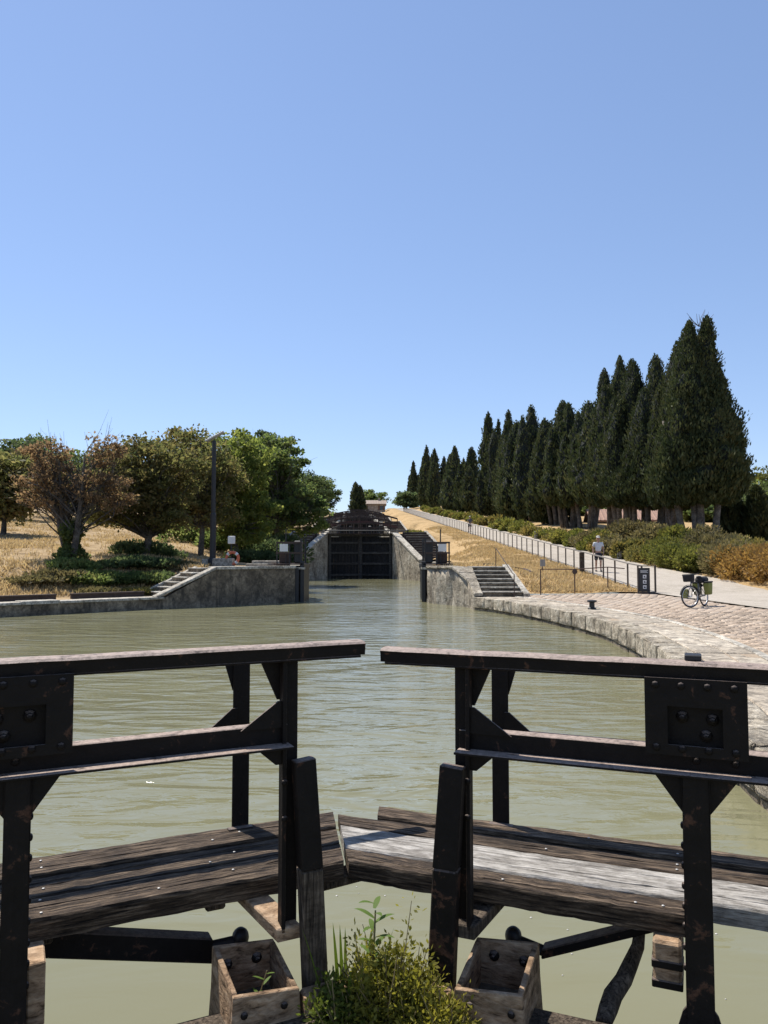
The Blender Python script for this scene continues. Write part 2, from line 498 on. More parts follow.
W0 = Vector((-13.9, 27.8)); WE = Vector((0.728, 0.6855)).normalized(); WN = Vector((-WE.y, WE.x))
def wall_pt(a, v): return W0 + WE * a + WN * v
def left_av(x, y):
    q = Vector((x, y)) - W0
    return q.dot(WE), q.dot(WN)
def left_z(x, d):
    a, v = left_av(x, d)
    vv = max(v, 0)
    bank = 0.5 + 1.35 * smooth(1.3, 6.2, vv) + 0.092 * max(0, vv - 4.5)
    terr = max(bank, 1.68)
    z = lerp(bank, terr, smooth(8.7, 9.3, a))
    if d > 37:
        u = axis_x(d) - x
        z = lerp(canal_z(d), z, smooth(6.0, 12.0, u)) if d > 40 else lerp(z, z, 0)
    z = min(z, 26 + 0.01 * vv)
    return z + 0.10 * (float(vnoise(x * 0.5, d * 0.5)) - 0.5) * smooth(1.6, 4, vv) + 0.4 * (float(vnoise(x * 0.11 + 9, d * 0.11)) - 0.5) * smooth(6, 14, vv)
def left_edge_x(d):
    if d < 27.8: return interp(d, [(3, -3.4), (5.5, -3.6), (9, -7.5), (14, -12.5), (20, -15.2), (24, -15.6), (27.8, -13.9)])
    if d < 36.9: return W0.x + (d - W0.y) * WE.x / WE.y
    return axis_x(d) - chamber_half(d)
RIGHT_EDGE = [(2.5, 3.2), (7.2, 3.25), (11, 4.25), (14, 5.0), (17, 5.5), (20, 5.75), (23.2, 5.6), (26.5, 5.1), (29.7, 4.4), (32.0, 3.55), (34.5, 2.65), (36.9, 2.06)]
def right_edge_x(d):
    if d < 36.9: return interp(d, RIGHT_EDGE)
    return axis_x(d) + chamber_half(d)
def right_z(x, d):
    u = x - axis_x(d)
    rz = ramp_z(d)
    z = lerp(canal_z(d), rz, smooth(5.5, 10.5, u))
    px_r = fence_x(d) + 5.2
    z += 0.8 * smooth(px_r + 0.4, px_r + 5, x)
    off = smooth(0.4, 1.4, abs(x - (fence_x(d) + 2.4)) - 2.4)
    z += 0.14 * (float(vnoise(x * 0.7, d * 0.4)) - 0.5) * off
    return z

# ------------------------------------------------------------------ water and base ground
mb = MB(); mb.add([(-40, -8, 0), (14, -8, 0), (14, 92, 0), (-40, 92, 0)], [(0, 1, 2, 3)])
tag(mb.build('water', M_WATER), kind='structure')
for (a, b, zw) in ((78.5, 121.5, 2.9), (124.5, 169.5, 5.9)):
    m2 = MB(); c0, c1 = axis_x(a), axis_x(b)
    m2.add([(c0 - 7, a, zw), (c0 + 7, a, zw), (c1 + 7, b, zw), (c1 - 7, b, zw)], [(0, 1, 2, 3)])
    tag(m2.build('water', M_WATER), kind='structure')
mb = MB(); S = 2500
mb.add([(-S, -S, -2.5), (S, -S, -2.5), (S, S, -2.5), (-S, S, -2.5)], [(0, 1, 2, 3)])
tag(mb.build('ground', M_SOIL), kind='structure')

def grid_terrain(name, rows, edge, outs, zf, sign, mat):
    V = []; 
    for d in rows:
        e = edge(d)
        for o in outs:
            x = e + sign * o
            V.append((x, d, zf(x, d)))
    n = len(outs); fcs = []
    for i in range(len(rows) - 1):
        for j in range(n - 1):
            q = (i * n + j, i * n + j + 1, (i + 1) * n + j + 1, (i + 1) * n + j)
            fcs.append(q if sign > 0 else q[::-1])
    o = link(name, np_mesh(name, np.array(V), np.array(fcs), True), mat)
    return tag(o, kind='structure')
rows_l = list(np.arange(-12, 27, 3.0)) + list(np.arange(27.0, 48, 0.4)) + list(np.arange(48, 90, 1.0)) + list(np.arange(90, 300, 3.0))
outs_l = [0.45, 0.9, 1.3, 1.8, 2.4, 3, 3.7, 4.5, 5.5, 6.5, 8, 10, 12, 14, 17, 20, 24, 28, 33, 40, 50, 65, 85, 120, 200]
grid_terrain('hillside', rows_l, left_edge_x, outs_l, left_z, -1, M_DRYLEFT)
rows_r = list(np.arange(33.0, 50, 0.4)) + list(np.arange(50, 90, 1.0)) + list(np.arange(90, 300, 3.0))
outs_r = [0.45, 0.9, 1.4, 2, 2.6, 3.2, 3.8, 4.4, 5, 5.6, 6.2, 7, 8, 9, 10, 11, 12, 13, 14, 15, 16, 17, 18, 19.5, 21, 23, 26, 30, 40, 60, 100, 200]
grid_terrain('grass_bank', rows_r, right_edge_x, outs_r, right_z, 1, M_DRY)
# flat ground to the right of the tow path, near part
V = []; rws = list(np.arange(-12, 33.5, 1.5)); outs = [0, 1, 2, 3, 5, 8, 14, 30, 80, 200]
def near_path_right(d): return 17.2 + (33.0 - d) * 0.16
for d in rws:
    for o_ in outs: V.append((near_path_right(d) + o_ - 0.3, d, 0.6 + 0.5 * smooth(0.5, 4, o_)))
n_ = len(outs); fcs = [(i * n_ + j, i * n_ + j + 1, (i + 1) * n_ + j + 1, (i + 1) * n_ + j) for i in range(len(rws) - 1) for j in range(n_ - 1)]
tag(link('verge', np_mesh('verge', np.array(V), np.array(fcs), True), M_SOIL), kind='structure')

# tow path: one pale sheet from the foreground up the hill
V = []; rws = list(np.arange(-12, 32, 2.0)) + list(np.arange(32, 60, 0.5)) + list(np.arange(60, 298, 3.0))
for d in rws:
    xl = 11.35 if d < 33 else fence_x(d) + 0.2
    xr = near_path_right(d) if d < 33 else lerp(17.2, fence_x(d) + 5.0, smooth(33, 46, d))
    for k in range(9):
        x = lerp(xl, xr, k / 8)
        V.append((x, d, (ramp_z(d) if d >= 33 else ramp_z(d)) + 0.03))
fcs = [(i * 9 + j, i * 9 + j + 1, (i + 1) * 9 + j + 1, (i + 1) * 9 + j) for i in range(len(rws) - 1) for j in range(8)]
tag(link('path', np_mesh('path', np.array(V), np.array(fcs), True), M_PATH), kind='structure')

# ------------------------------------------------------------------ right quay: body, coping stones, cobbles
QZ = 0.52
ds = [2.0, 4, 5.5, 7.2, 9, 11, 12.5, 14, 15.5, 17, 18.5, 20, 21.6, 23.2, 24.9, 26.5, 28, 29.7, 31, 31.7]
mb = MB()
for d0, d1 in zip(ds, ds[1:]):
    e0, e1 = right_edge_x(d0) + 0.12, right_edge_x(d1) + 0.12
    mb.hexa([(e0, d0, -1.5), (11.4, d0, -1.5), (11.4, d1, -1.5), (e1, d1, -1.5), (e0, d0, QZ - 0.02), (11.4, d0, 0.575), (11.4, d1, 0.575), (e1, d1, QZ - 0.02)])
mb.hexa([(4.06, 31.7, -1.5), (11.4, 31.7, -1.5), (11.4, 33.25, -1.5), (4.06, 33.25, -1.5), (4.06, 31.7, .50), (11.4, 31.7, .575), (11.4, 33.25, .575), (4.06, 33.25, .50)])
quay = tag(mb.build('quay', M_JOINT), kind='structure')
def quay_z(x, d):
    e = right_edge_x(d)
    return lerp(QZ, 0.615, smooth(0.3, 11.35 - e, x - e))
rnd = random.Random(3)
def edge_walk(step):
    """points along the right basin edge, spaced about step"""
    pts = []; d = 3.0; acc = 0
    fine = [Vector((right_edge_x(x), x)) for x in np.arange(3.0, 31.75, 0.05)]
    pts.append(fine[0]); last = fine[0]; nxt = step * rnd.uniform(0.8, 1.25)
    for p in fine[1:]:
        if (p - last).length >= nxt:
            pts.append(p); last = p; nxt = step * rnd.uniform(0.75, 1.3)
    return pts
def stone_block(c, z0, z1, gap, bev, seed, jit=0.01, cuts=1):
    """four plan corners, slightly shrunk, eroded top"""
    ctr = sum(c, Vector((0, 0))) / 4
    cc = [p + (ctr - p).normalized() * gap for p in c]
    rr = random.Random(seed)
    mb = MB()
    mb.hexa([(p.x, p.y, z0) for p in cc] + [(p.x, p.y, z1 + rr.uniform(-jit, jit)) for p in cc])
    return mb
edge_pts = edge_walk(0.75)
for i in range(len(edge_pts) - 1):
    p0, p1 = edge_pts[i], edge_pts[i + 1]
    t = (p1 - p0).normalized(); nrm = Vector((t.y, -t.x))
    t0 = ((edge_pts[i + 1] - edge_pts[max(i - 1, 0)])).normalized(); n0 = Vector((t0.y, -t0.x))
    t1 = ((edge_pts[min(i + 2, len(edge_pts) - 1)] - edge_pts[i])).normalized(); n1 = Vector((t1.y, -t1.x))
    w = 0.52
    off = rnd.uniform(-0.02, 0.02)
    zt = QZ + rnd.uniform(-0.015, 0.015)
    near = p0.y < 20
    # the water-side face is split in two courses of rough blocks
    mb = stone_block([p0 + n0 * off, p0 + n0 * w, p1 + n1 * w, p1 + n1 * off], 0.10, zt, 0.005, 0.03, i)
    mb.build('coping_stone', M_LIMEROUGH, quay, bevel=0.045, cuts=3 if near else 2, jitter=0.009, seed=i, smooth_shade=True, segs=2)
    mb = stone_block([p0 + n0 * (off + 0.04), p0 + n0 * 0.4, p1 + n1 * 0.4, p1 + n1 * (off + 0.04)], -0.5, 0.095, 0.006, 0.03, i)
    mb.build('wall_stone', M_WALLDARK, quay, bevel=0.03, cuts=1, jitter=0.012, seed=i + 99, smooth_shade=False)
    # second and third rows of flat slabs behind the edge course
    for k, (a_, b_) in enumerate(((0.52, 1.02), (1.02, 1.5))):
        m_ = 0.5 * (p0 + p1); zz = quay_z(m_.x + a_, m_.y) + rnd.uniform(-0.008, 0.012)
        mb = stone_block([p0 + n0 * a_, p0 + n0 * b_, p1 + n1 * b_, p1 + n1 * a_], 0.3, zz, 0.009, 0.02, i * 3 + k, 0.004)
        mb.build('paving_slab', M_LIME, quay, bevel=0.018, segs=1)
# narrow kerb line of long pale stones, then the cobble field
def kerb_x(d): return right_edge_x(d) + 1.54 + 0.2 * smooth(26, 31, d)
d = 4.0
while d < 31.5:
    L_ = rnd.uniform(0.9, 1.4); d1 = min(d + L_, 31.8)
    x0, x1 = kerb_x(d), kerb_x(d1)
    z = quay_z(x0 + 0.1, d) + 0.012
    mb = MB(); mb.hexa([(x0, d + .01, 0.3), (x0 + 0.16, d + .01, 0.3), (x1 + 0.16, d1 - .01, 0.3), (x1, d1 - .01, 0.3), (x0, d + .01, z), (x0 + 0.16, d + .01, z), (x1 + 0.16, d1 - .01, z), (x1, d1 - .01, z)])
    mb.build('kerb_stone', M_COPE, quay, bevel=0.015)
    d = d1
cob_meshes = []
for k in range(8):
    rr = random.Random(k + 50); mb = MB()
    a, b_ = rr.uniform(0.135, 0.165), rr.uniform(0.085, 0.11)
    mb.box(-a, a, -b_, b_, -0.12, 0.0)
    cob_meshes.append(mb.mesh('cobble', bevel=0.022, segs=1, jitter=0.008, seed=k, smooth_shade=True))
cob = []
d = 6.0; row = 0
while d < 32.8:
    x = kerb_x(d) + 0.34 + (row % 2) * 0.16
    while x < 11.3:
        vis = abs(x / max(d, 0.1)) < 0.55
        cob.append((x + rnd.uniform(-.012, .012), d + rnd.uniform(-.012, .012), quay_z(x, d) + rnd.uniform(-0.002, 0.006), rnd.uniform(-.08, .08), rnd.randrange(8), vis))
        x += 0.33
    d += 0.225; row += 1
cob.sort(key=lambda c: (not c[5], c[1]))
for (x, y, z, rz, k, v) in cob[:300]:
    link('cobble', cob_meshes[k], M_COBBLE, quay, (x, y, z), (0, 0, rz))
VV = []; FF = []; base = 0
cv = [np.array([v.co[:] for v in m_.vertices]) for m_ in cob_meshes]
big = MB()
for (x, y, z, rz, k, v) in cob[300:]:
    c_, s_ = math.cos(rz), math.sin(rz); pts = cv[k]
    q = np.stack([pts[:, 0] * c_ - pts[:, 1] * s_ + x, pts[:, 0] * s_ + pts[:, 1] * c_ + y, pts[:, 2] + z], 1)
    big.add(q.tolist(), [tuple(p.vertices) for p in cob_meshes[k].polygons])
me = bpy.data.meshes.new('cobbles'); me.from_pydata(big.v, [], big.f); me.update()
me.polygons.foreach_set('use_smooth', np.ones(len(me.polygons), dtype=bool))
m_, nt, b = new_mat('pink_cobble_field')
w_ = coords(nt, world=True); g_ = nt.nodes.new('ShaderNodeNewGeometry')
c_ = ramp(nt, g_.outputs['Random Per Island'], [(0, (0.35, 0.265, 0.19)), (0.5, (0.42, 0.325, 0.24)), (1, (0.48, 0.39, 0.30))]).outputs[0]
f_ = noise(nt, w_, 20, 5, 0.7)
c_ = mix(nt, 0.6, c_, ramp(nt, f_, [(0.3, (0.6, 0.6, 0.6)), (0.7, (1.1, 1.1, 1.1))]).outputs[0], 'MULTIPLY')
c_ = mix(nt, ramp(nt, noise(nt, w_, 0.5, 4, 0.6), [(0.55, (0, 0, 0)), (0.72, (0.5, 0.5, 0.5))]).outputs[0], c_, (0.33, 0.30, 0.26))
nt.links.new(c_, b.inputs['Base Color']); b.inputs['Roughness'].default_value = 0.9; bump(nt, b, f_, 0.4, 0.02)
o = link('cobble_field', me, m_, quay); o["kind"] = "stuff"

# ------------------------------------------------------------------ left quay wall, coping and bank stairs
def wp(a, v, z):
    q = wall_pt(a, v); return (q.x, q.y, z)
def wall_slab(mb, a0, a1, v0, v1, z0, z1a, z1b=None):
    if z1b is None: z1b = z1a
    return mb.hexa([wp(a0, v0, z0), wp(a1, v0, z0), wp(a1, v1, z0), wp(a0, v1, z0), wp(a0, v0, z1a), wp(a1, v0, z1b), wp(a1, v1, z1b), wp(a0, v1, z1a)])
lowwall = thing('quay_wall', 'low dark stone quay wall along the left bank with pale coping', 'wall')
A_LO = -16.0
mb = MB(); wall_slab(mb, A_LO, 6.55, 0.02, 0.9, -1.5, 0.40)
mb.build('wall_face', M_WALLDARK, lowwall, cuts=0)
a = A_LO; i = 0
while a < 6.2:
    L_ = rnd.uniform(0.9, 1.5); a1 = min(a + L_, 6.5)
    mb = MB(); dz = rnd.uniform(-.02, .02); wall_slab(mb, a + .008, a1 - .008, -0.04 + rnd.uniform(-.02, .02), 0.75, 0.404, 0.52 + dz)
    mb.build('coping_stone', M_COPE, lowwall, bevel=0.025, segs=2); a = a1
for a0, a1 in ((A_LO, 2.45), (3.05, 6.1)):
    mb = MB(); wall_slab(mb, a0, a1, 1.0, 1.14, 0.38, 0.70); wall_slab(mb, a0, a1, 0.94, 1.2, 0.66, 0.72)
    nm = 'long rust-brown iron kerb rail on the left quay at the frame edge' if a0 < 0 else 'short rust-brown iron kerb rail ending at the left bank stairs'
    tag(mb.build('kerb_rail', M_RUSTDARK), nm, 'kerb rail', 'iron kerb rails on the left quay')

highwall = thing('lock_wall', 'high weathered stone wing wall left of the lock entrance', 'wall')
CA = 13.25
mb = MB(); wall_slab(mb, 8.98, CA, 0.0, 0.7, -1.5, 1.60)
c0 = wall_pt(CA, 0)
# return along the canal, receding from the corner
mb.hexa([(c0.x, c0.y, -1.5), (c0.x, c0.y + 4.5, -1.5), (c0.x - 1.6, c0.y + 4.5, -1.5), (c0.x - 0.9, c0.y - .2, -1.5), (c0.x, c0.y, 1.60), (c0.x, c0.y + 4.5, 1.60), (c0.x - 1.6, c0.y + 4.5, 1.60), (c0.x - 0.9, c0.y - .2, 1.60)])
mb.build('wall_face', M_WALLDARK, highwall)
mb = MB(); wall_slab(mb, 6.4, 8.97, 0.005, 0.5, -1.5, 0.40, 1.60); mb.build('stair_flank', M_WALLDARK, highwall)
a = 8.98
while a < CA - 0.2:
    a1 = min(a + rnd.uniform(0.9, 1.3), CA + 0.02)
    if CA - a1 < 0.4: a1 = CA + 0.02
    mb = MB(); wall_slab(mb, a + .006, a1 - .006, -0.05, 0.72, 1.604, 1.73 + rnd.uniform(-.01, .012)); mb.build('coping_stone', M_COPE, highwall, bevel=0.02, segs=2); a = a1
mb = MB(); mb.hexa([(c0.x - .8, c0.y + .02, 1.606), (c0.x + .04, c0.y + .02, 1.606), (c0.x + .04, c0.y + 4.4, 1.606), (c0.x - .8, c0.y + 4.4, 1.606), (c0.x - .8, c0.y + .02, 1.722), (c0.x + .04, c0.y + .02, 1.722), (c0.x + .04, c0.y + 4.4, 1.722), (c0.x - .8, c0.y + 4.4, 1.722)])
mb.build('coping_stone', M_COPE, highwall, bevel=0.02)
# stairs climbing along the wall
stair = thing('stone_stairs', 'small stone stairs with pale flanks climbing the left bank', 'stairs', (wall_pt(6.4, 0.8).x, wall_pt(6.4, 0.8).y, 0.4))
bx_, by_, bz_ = stair.location
def rel(mb): mb.v = [(x - bx_, y - by_, z - bz_) for x, y, z in mb.v]; return mb
NS = 6
for k in range(NS):
    a0 = 6.5 + k * 2.4 / NS; a1 = a0 + 2.4 / NS + 0.06
    z1 = 0.5 + (k + 1) * 1.18 / NS
    mb = MB(); wall_slab(mb, a0, 8.975 if k == NS - 1 else a1 + 0.1, 0.42, 1.62, 0.2, z1 - 0.06); rel(mb).build('riser', M_WALLDARK, stair)  # riser in the dark stone: its shade is put into the colour
    mb = MB(); wall_slab(mb, a0 - .04, a1 - .03, 0.43, 1.61, z1 - 0.056, z1); rel(mb).build('step', M_COPE, stair, bevel=0.012)
for v0, v1 in ((-0.03, 0.40), (1.64, 1.92)):
    mb = MB()
    mb.hexa([wp(6.15, v0, 0.42), wp(8.97, v0, 1.61), wp(8.97, v1, 1.61), wp(6.15, v1, 0.42), wp(6.15, v0, 0.54), wp(8.97, v0, 1.735), wp(8.97, v1, 1.735), wp(6.15, v1, 0.54)])
    rel(mb).build('flank_coping', M_COPE, stair, bevel=0.02)
mb = MB(); mb.hexa([wp(6.15, 1.66, 0.0), wp(8.97, 1.66, 0.0), wp(8.97, 1.9, 0.0), wp(6.15, 1.9, 0.0), wp(6.15, 1.66, 0.415), wp(8.97, 1.66, 1.605), wp(8.97, 1.9, 1.605), wp(6.15, 1.9, 0.415)])
rel(mb).build('flank_wall', M_WALLDARK, stair)

# ------------------------------------------------------------------ right wing wall and stairs
rwall = thing('lock_wall', 'pale rough stone wing wall right of the lock entrance', 'wall')
plan = [(2.06, 41.5), (2.06, 37.0), (2.15, 36.3), (2.5, 35.4), (3.05, 34.3), (3.58, 33.0), (3.74, 31.6)]
inner = [(4.3, 41.5), (4.3, 38.0), (4.2, 36.6), (4.0, 35.6), (3.95, 34.6), (3.98, 33.1), (4.05, 31.7)]
tops = [1.62, 1.62, 1.62, 1.62, 1.62, 1.12, 0.56]
NZ = 7
V = []; fcs = []
rr = np.random.RandomState(5)
fine_plan = []
for i in range(len(plan) - 1):
    for k in range(6):
        t = k / 6
        fine_plan.append((lerp(plan[i][0], plan[i + 1][0], t), lerp(plan[i][1], plan[i + 1][1], t), lerp(inner[i][0], inner[i + 1][0], t), lerp(inner[i][1], inner[i + 1][1], t), lerp(tops[i], tops[i + 1], t)))
fine_plan.append((*plan[-1], *inner[-1], tops[-1]))
for (x, y, xi, yi, zt) in fine_plan:
    for k in range(NZ):
        z = lerp(-1.0, zt, k / (NZ - 1)); j = 0.075 if 0 < k < NZ - 1 else 0.0
        V.append((x + rr.uniform(-1, 1) * j, y + rr.uniform(-1, 1) * j, z))
    V.append((xi, yi, zt)); V.append((xi, yi, -1.0))
m_ = NZ + 2
for i in range(len(fine_plan) - 1):
    for k in range(m_ - 1):
        fcs.append((i * m_ + k, (i + 1) * m_ + k, (i + 1) * m_ + k + 1, i * m_ + k + 1)[::-1])
link('wall_face', np_mesh('wall_face', np.array(V), np.array(fcs)), M_WALL, rwall)
for i in range(len(plan) - 1):
    (x0, y0), (x1, y1) = plan[i], plan[i + 1]; (a0, b0), (a1, b1) = inner[i], inner[i + 1]
    nseg = 3 if i == 0 else (2 if i >= 4 else 1)
    for k in range(nseg):
        t0, t1 = k / nseg + 0.004, (k + 1) / nseg - 0.004
        P = lambda t: (lerp(x0, x1, t) - 0.05, lerp(y0, y1, t)); Q = lambda t: (lerp(x0, x1, t) * .35 + lerp(a0, a1, t) * .65, lerp(y0, y1, t) * .35 + lerp(b0, b1, t) * .65)
        if i >= 4: Q = lambda t: (lerp(a0, a1, t), lerp(b0, b1, t))
        zz = lambda t: lerp(tops[i], tops[i + 1], t)
        c = [P(t0), P(t1), Q(t1), Q(t0)]; zs = [zz(t0), zz(t1), zz(t1), zz(t0)]
        mb = MB(); mb.hexa([(p[0], p[1], z + 0.004) for p, z in zip(c, zs)] + [(p[0], p[1], z + 0.11) for p, z in zip(c, zs)])
        mb.build('coping_stone', M_LIMEROUGH, rwall, bevel=0.03, segs=2, cuts=1, jitter=.012, seed=i * 5 + k)
rst = thing('stone_stairs', 'wide stone stairs with thin metal handrail on the right of the lock', 'stairs', (4.8, 31.6, 0.5))
ox, oy, oz = 4.8, 31.6, 0.5
NS = 7
for k in range(NS):
    y0 = 31.9 + k * 0.45; y1 = y0 + 0.5 if k < NS - 1 else 36.4; z1 = 0.58 + (k + 1) * 0.163
    sh = -0.05 * k
    mb = MB(); mb.box(3.9 - ox + 0.1 + sh * 0.2, 5.75 - ox + sh, y0 - oy, y1 - oy, -0.4, z1 - oz - 0.06); mb.build('riser', M_WALLDARK, rst)  # dark stone on the riser paints in the shade of its front
    mb = MB(); mb.box(3.97 - ox + sh * 0.2, 5.72 - ox + sh, y0 - 0.05 - oy, y1 - oy, z1 - oz - 0.056, z1 - oz); mb.build('step', M_STEP, rst, bevel=0.012)
mb = MB(); mb.hexa([(5.76 - ox, 31.7 - oy, -.3), (6.0 - ox, 31.7 - oy, -.3), (5.72 - ox, 35.4 - oy, -.3), (5.42 - ox, 35.4 - oy, -.3), (5.76 - ox, 31.7 - oy, 0.16), (6.0 - ox, 31.7 - oy, 0.16), (5.72 - ox, 35.4 - oy, 1.32), (5.42 - ox, 35.4 - oy, 1.32)])
mb.build('flank_coping', M_COPE, rst, bevel=0.02)
mb = MB(); mb.tube([(5.35 - ox, 31.75 - oy, 0.0), (5.35 - ox, 31.75 - oy, 0.95), (5.3 - ox, 31.9 - oy, 1.0), (5.05 - ox, 34.8 - oy, 2.05), (5.05 - ox, 34.85 - oy, 1.2)], 0.02, 6); mb.build('handrail', M_RUSTDARK, rst)

# ------------------------------------------------------------------ open gate leaves at the lock entrance
def open_leaf(side, label):
    u = 3.0
    x0 = axis_x(37.3) + side * u
    t = thing('open_lock_gate', label, 'lock gate', (x0, 37.1, 0), 0, 'open gate leaves at the lock entrance')
    s = side
    mb = MB(); mb.box(-0.17 * s, 0.02 * s, 0.0, 0.22, -1.0, 1.95); mb.build('mitre_post', M_IRON, t, bevel=0.02)
    mb = MB(); mb.box(0.07 * s, 0.27 * s, -0.12, 0.12, -1.0, 1.62); mb.build('quoin_timber', M_IRON, t, bevel=0.02)
    for k in range(5):
        mb = MB(); mb.box(-0.1 * s, 0.0, 0.25 + k * 0.6, 0.82 + k * 0.6, -1.0, 1.6); mb.build('plank', M_IRON, t)
    mb = MB(); mb.box(-0.16 * s, 0.05 * s, 0.23, 3.3, 1.6, 1.8); mb.build('top_beam', M_IRON, t)
    mb = MB(); mb.box(-0.2 * s, 0.26 * s, -0.1, 0.3, 1.56, 1.66) ; mb.build('strap', M_COPE, t)
    for (x, y) in ((0.0, 0.1), (0.0, 2.2), (1.15, 0.1), (1.15, 2.2), (0.55, 0.1)):
        mb = MB(); mb.tube([(x * s, y, 1.72), (x * s, y, 3.05 if x < 0.5 else 2.85)], 0.05 if x < .5 else 0.035, 6); mb.build('stanchion', M_IRON, t)
    for z in (2.85, 2.35):
        for y in (0.1, 2.2):
            mb = MB(); mb.box(-0.05 * s, 1.2 * s, y - 0.04, y + 0.04, z - 0.04, z + 0.04); mb.build('rail', M_RUSTDARK, t)
    mb = MB(); mb.box(-0.1 * s, 1.3 * s, 0.0, 2.3, 1.78, 1.84); mb.build('walkway', M_RUSTDARK, t)
    mb = MB(); mb.box(0.0, 0.38 * s, 0.3, 0.95, 1.85, 2.95); mb.build('winch_box', M_IRON, t, bevel=0.06)
    mb = MB(); mb.box(0.62 * s, 1.02 * s, 0.045, 0.058, 2.42, 2.78); mb.build('white_panel', mat_plain('white_panel', (0.62, 0.62, 0.6), 0.6, var=0.1), t)
    mb = MB(); mb.box(0.55 * s, 1.1 * s, 0.5, 0.9, 1.84, 2.4); mb.build('gear_case', M_RUSTDARK, t, bevel=0.05)
    mb = MB(); mb.tube([(0.75 * s, 0.3, 1.8), (0.75 * s, 0.3, 3.5)], 0.03, 6); mb.build('spindle', M_IRON, t)
    return t
open_leaf(-1, 'open black lock gate end with rails at left side of the entrance')
open_leaf(1, 'open black lock gate end with rails at right side of the entrance')

# ------------------------------------------------------------------ lock heads going up the hill
GATEWOOD = mat_wood('dark_gate_boards', (0.008, 0.008, 0.009), (0.022, 0.021, 0.022), (0.045, 0.043, 0.042), grain=(30, 30, 2), crack=0.3)
M_GATEBEAM = mat_wood('gate_beam', (0.03, 0.028, 0.026), (0.07, 0.064, 0.058), (0.12, 0.11, 0.10), grain=(2, 30, 30), crack=0.3)
M_REDRUST = mat_plain('red_rust_paint', (0.085, 0.038, 0.030), 0.8, var=0.4, scale=4)
ORD = ['first', 'second', 'third', 'fourth', 'fifth', 'sixth', 'seventh', 'eighth', 'ninth', 'tenth', 'eleventh', 'twelfth', 'thirteenth', 'fourteenth', 'fifteenth', 'sixteenth', 'seventeenth', 'eighteenth', 'nineteenth', 'twentieth', 'twenty-first', 'twenty-second', 'twenty-third', 'twenty-fourth', 'twenty-fifth', 'twenty-sixth', 'twenty-seventh', 'twenty-eighth', 'twenty-ninth', 'thirtieth']
def ordinal(n):
    tens = {20: 'twenty', 30: 'thirty', 40: 'forty', 50: 'fifty', 60: 'sixty', 70: 'seventy'}
    if n <= 30: return ORD[n - 1]
    t_, u_ = n // 10 * 10, n % 10
    return tens[t_][:-1] + 'ieth' if u_ == 0 else tens[t_] + '-' + ORD[u_ - 1]
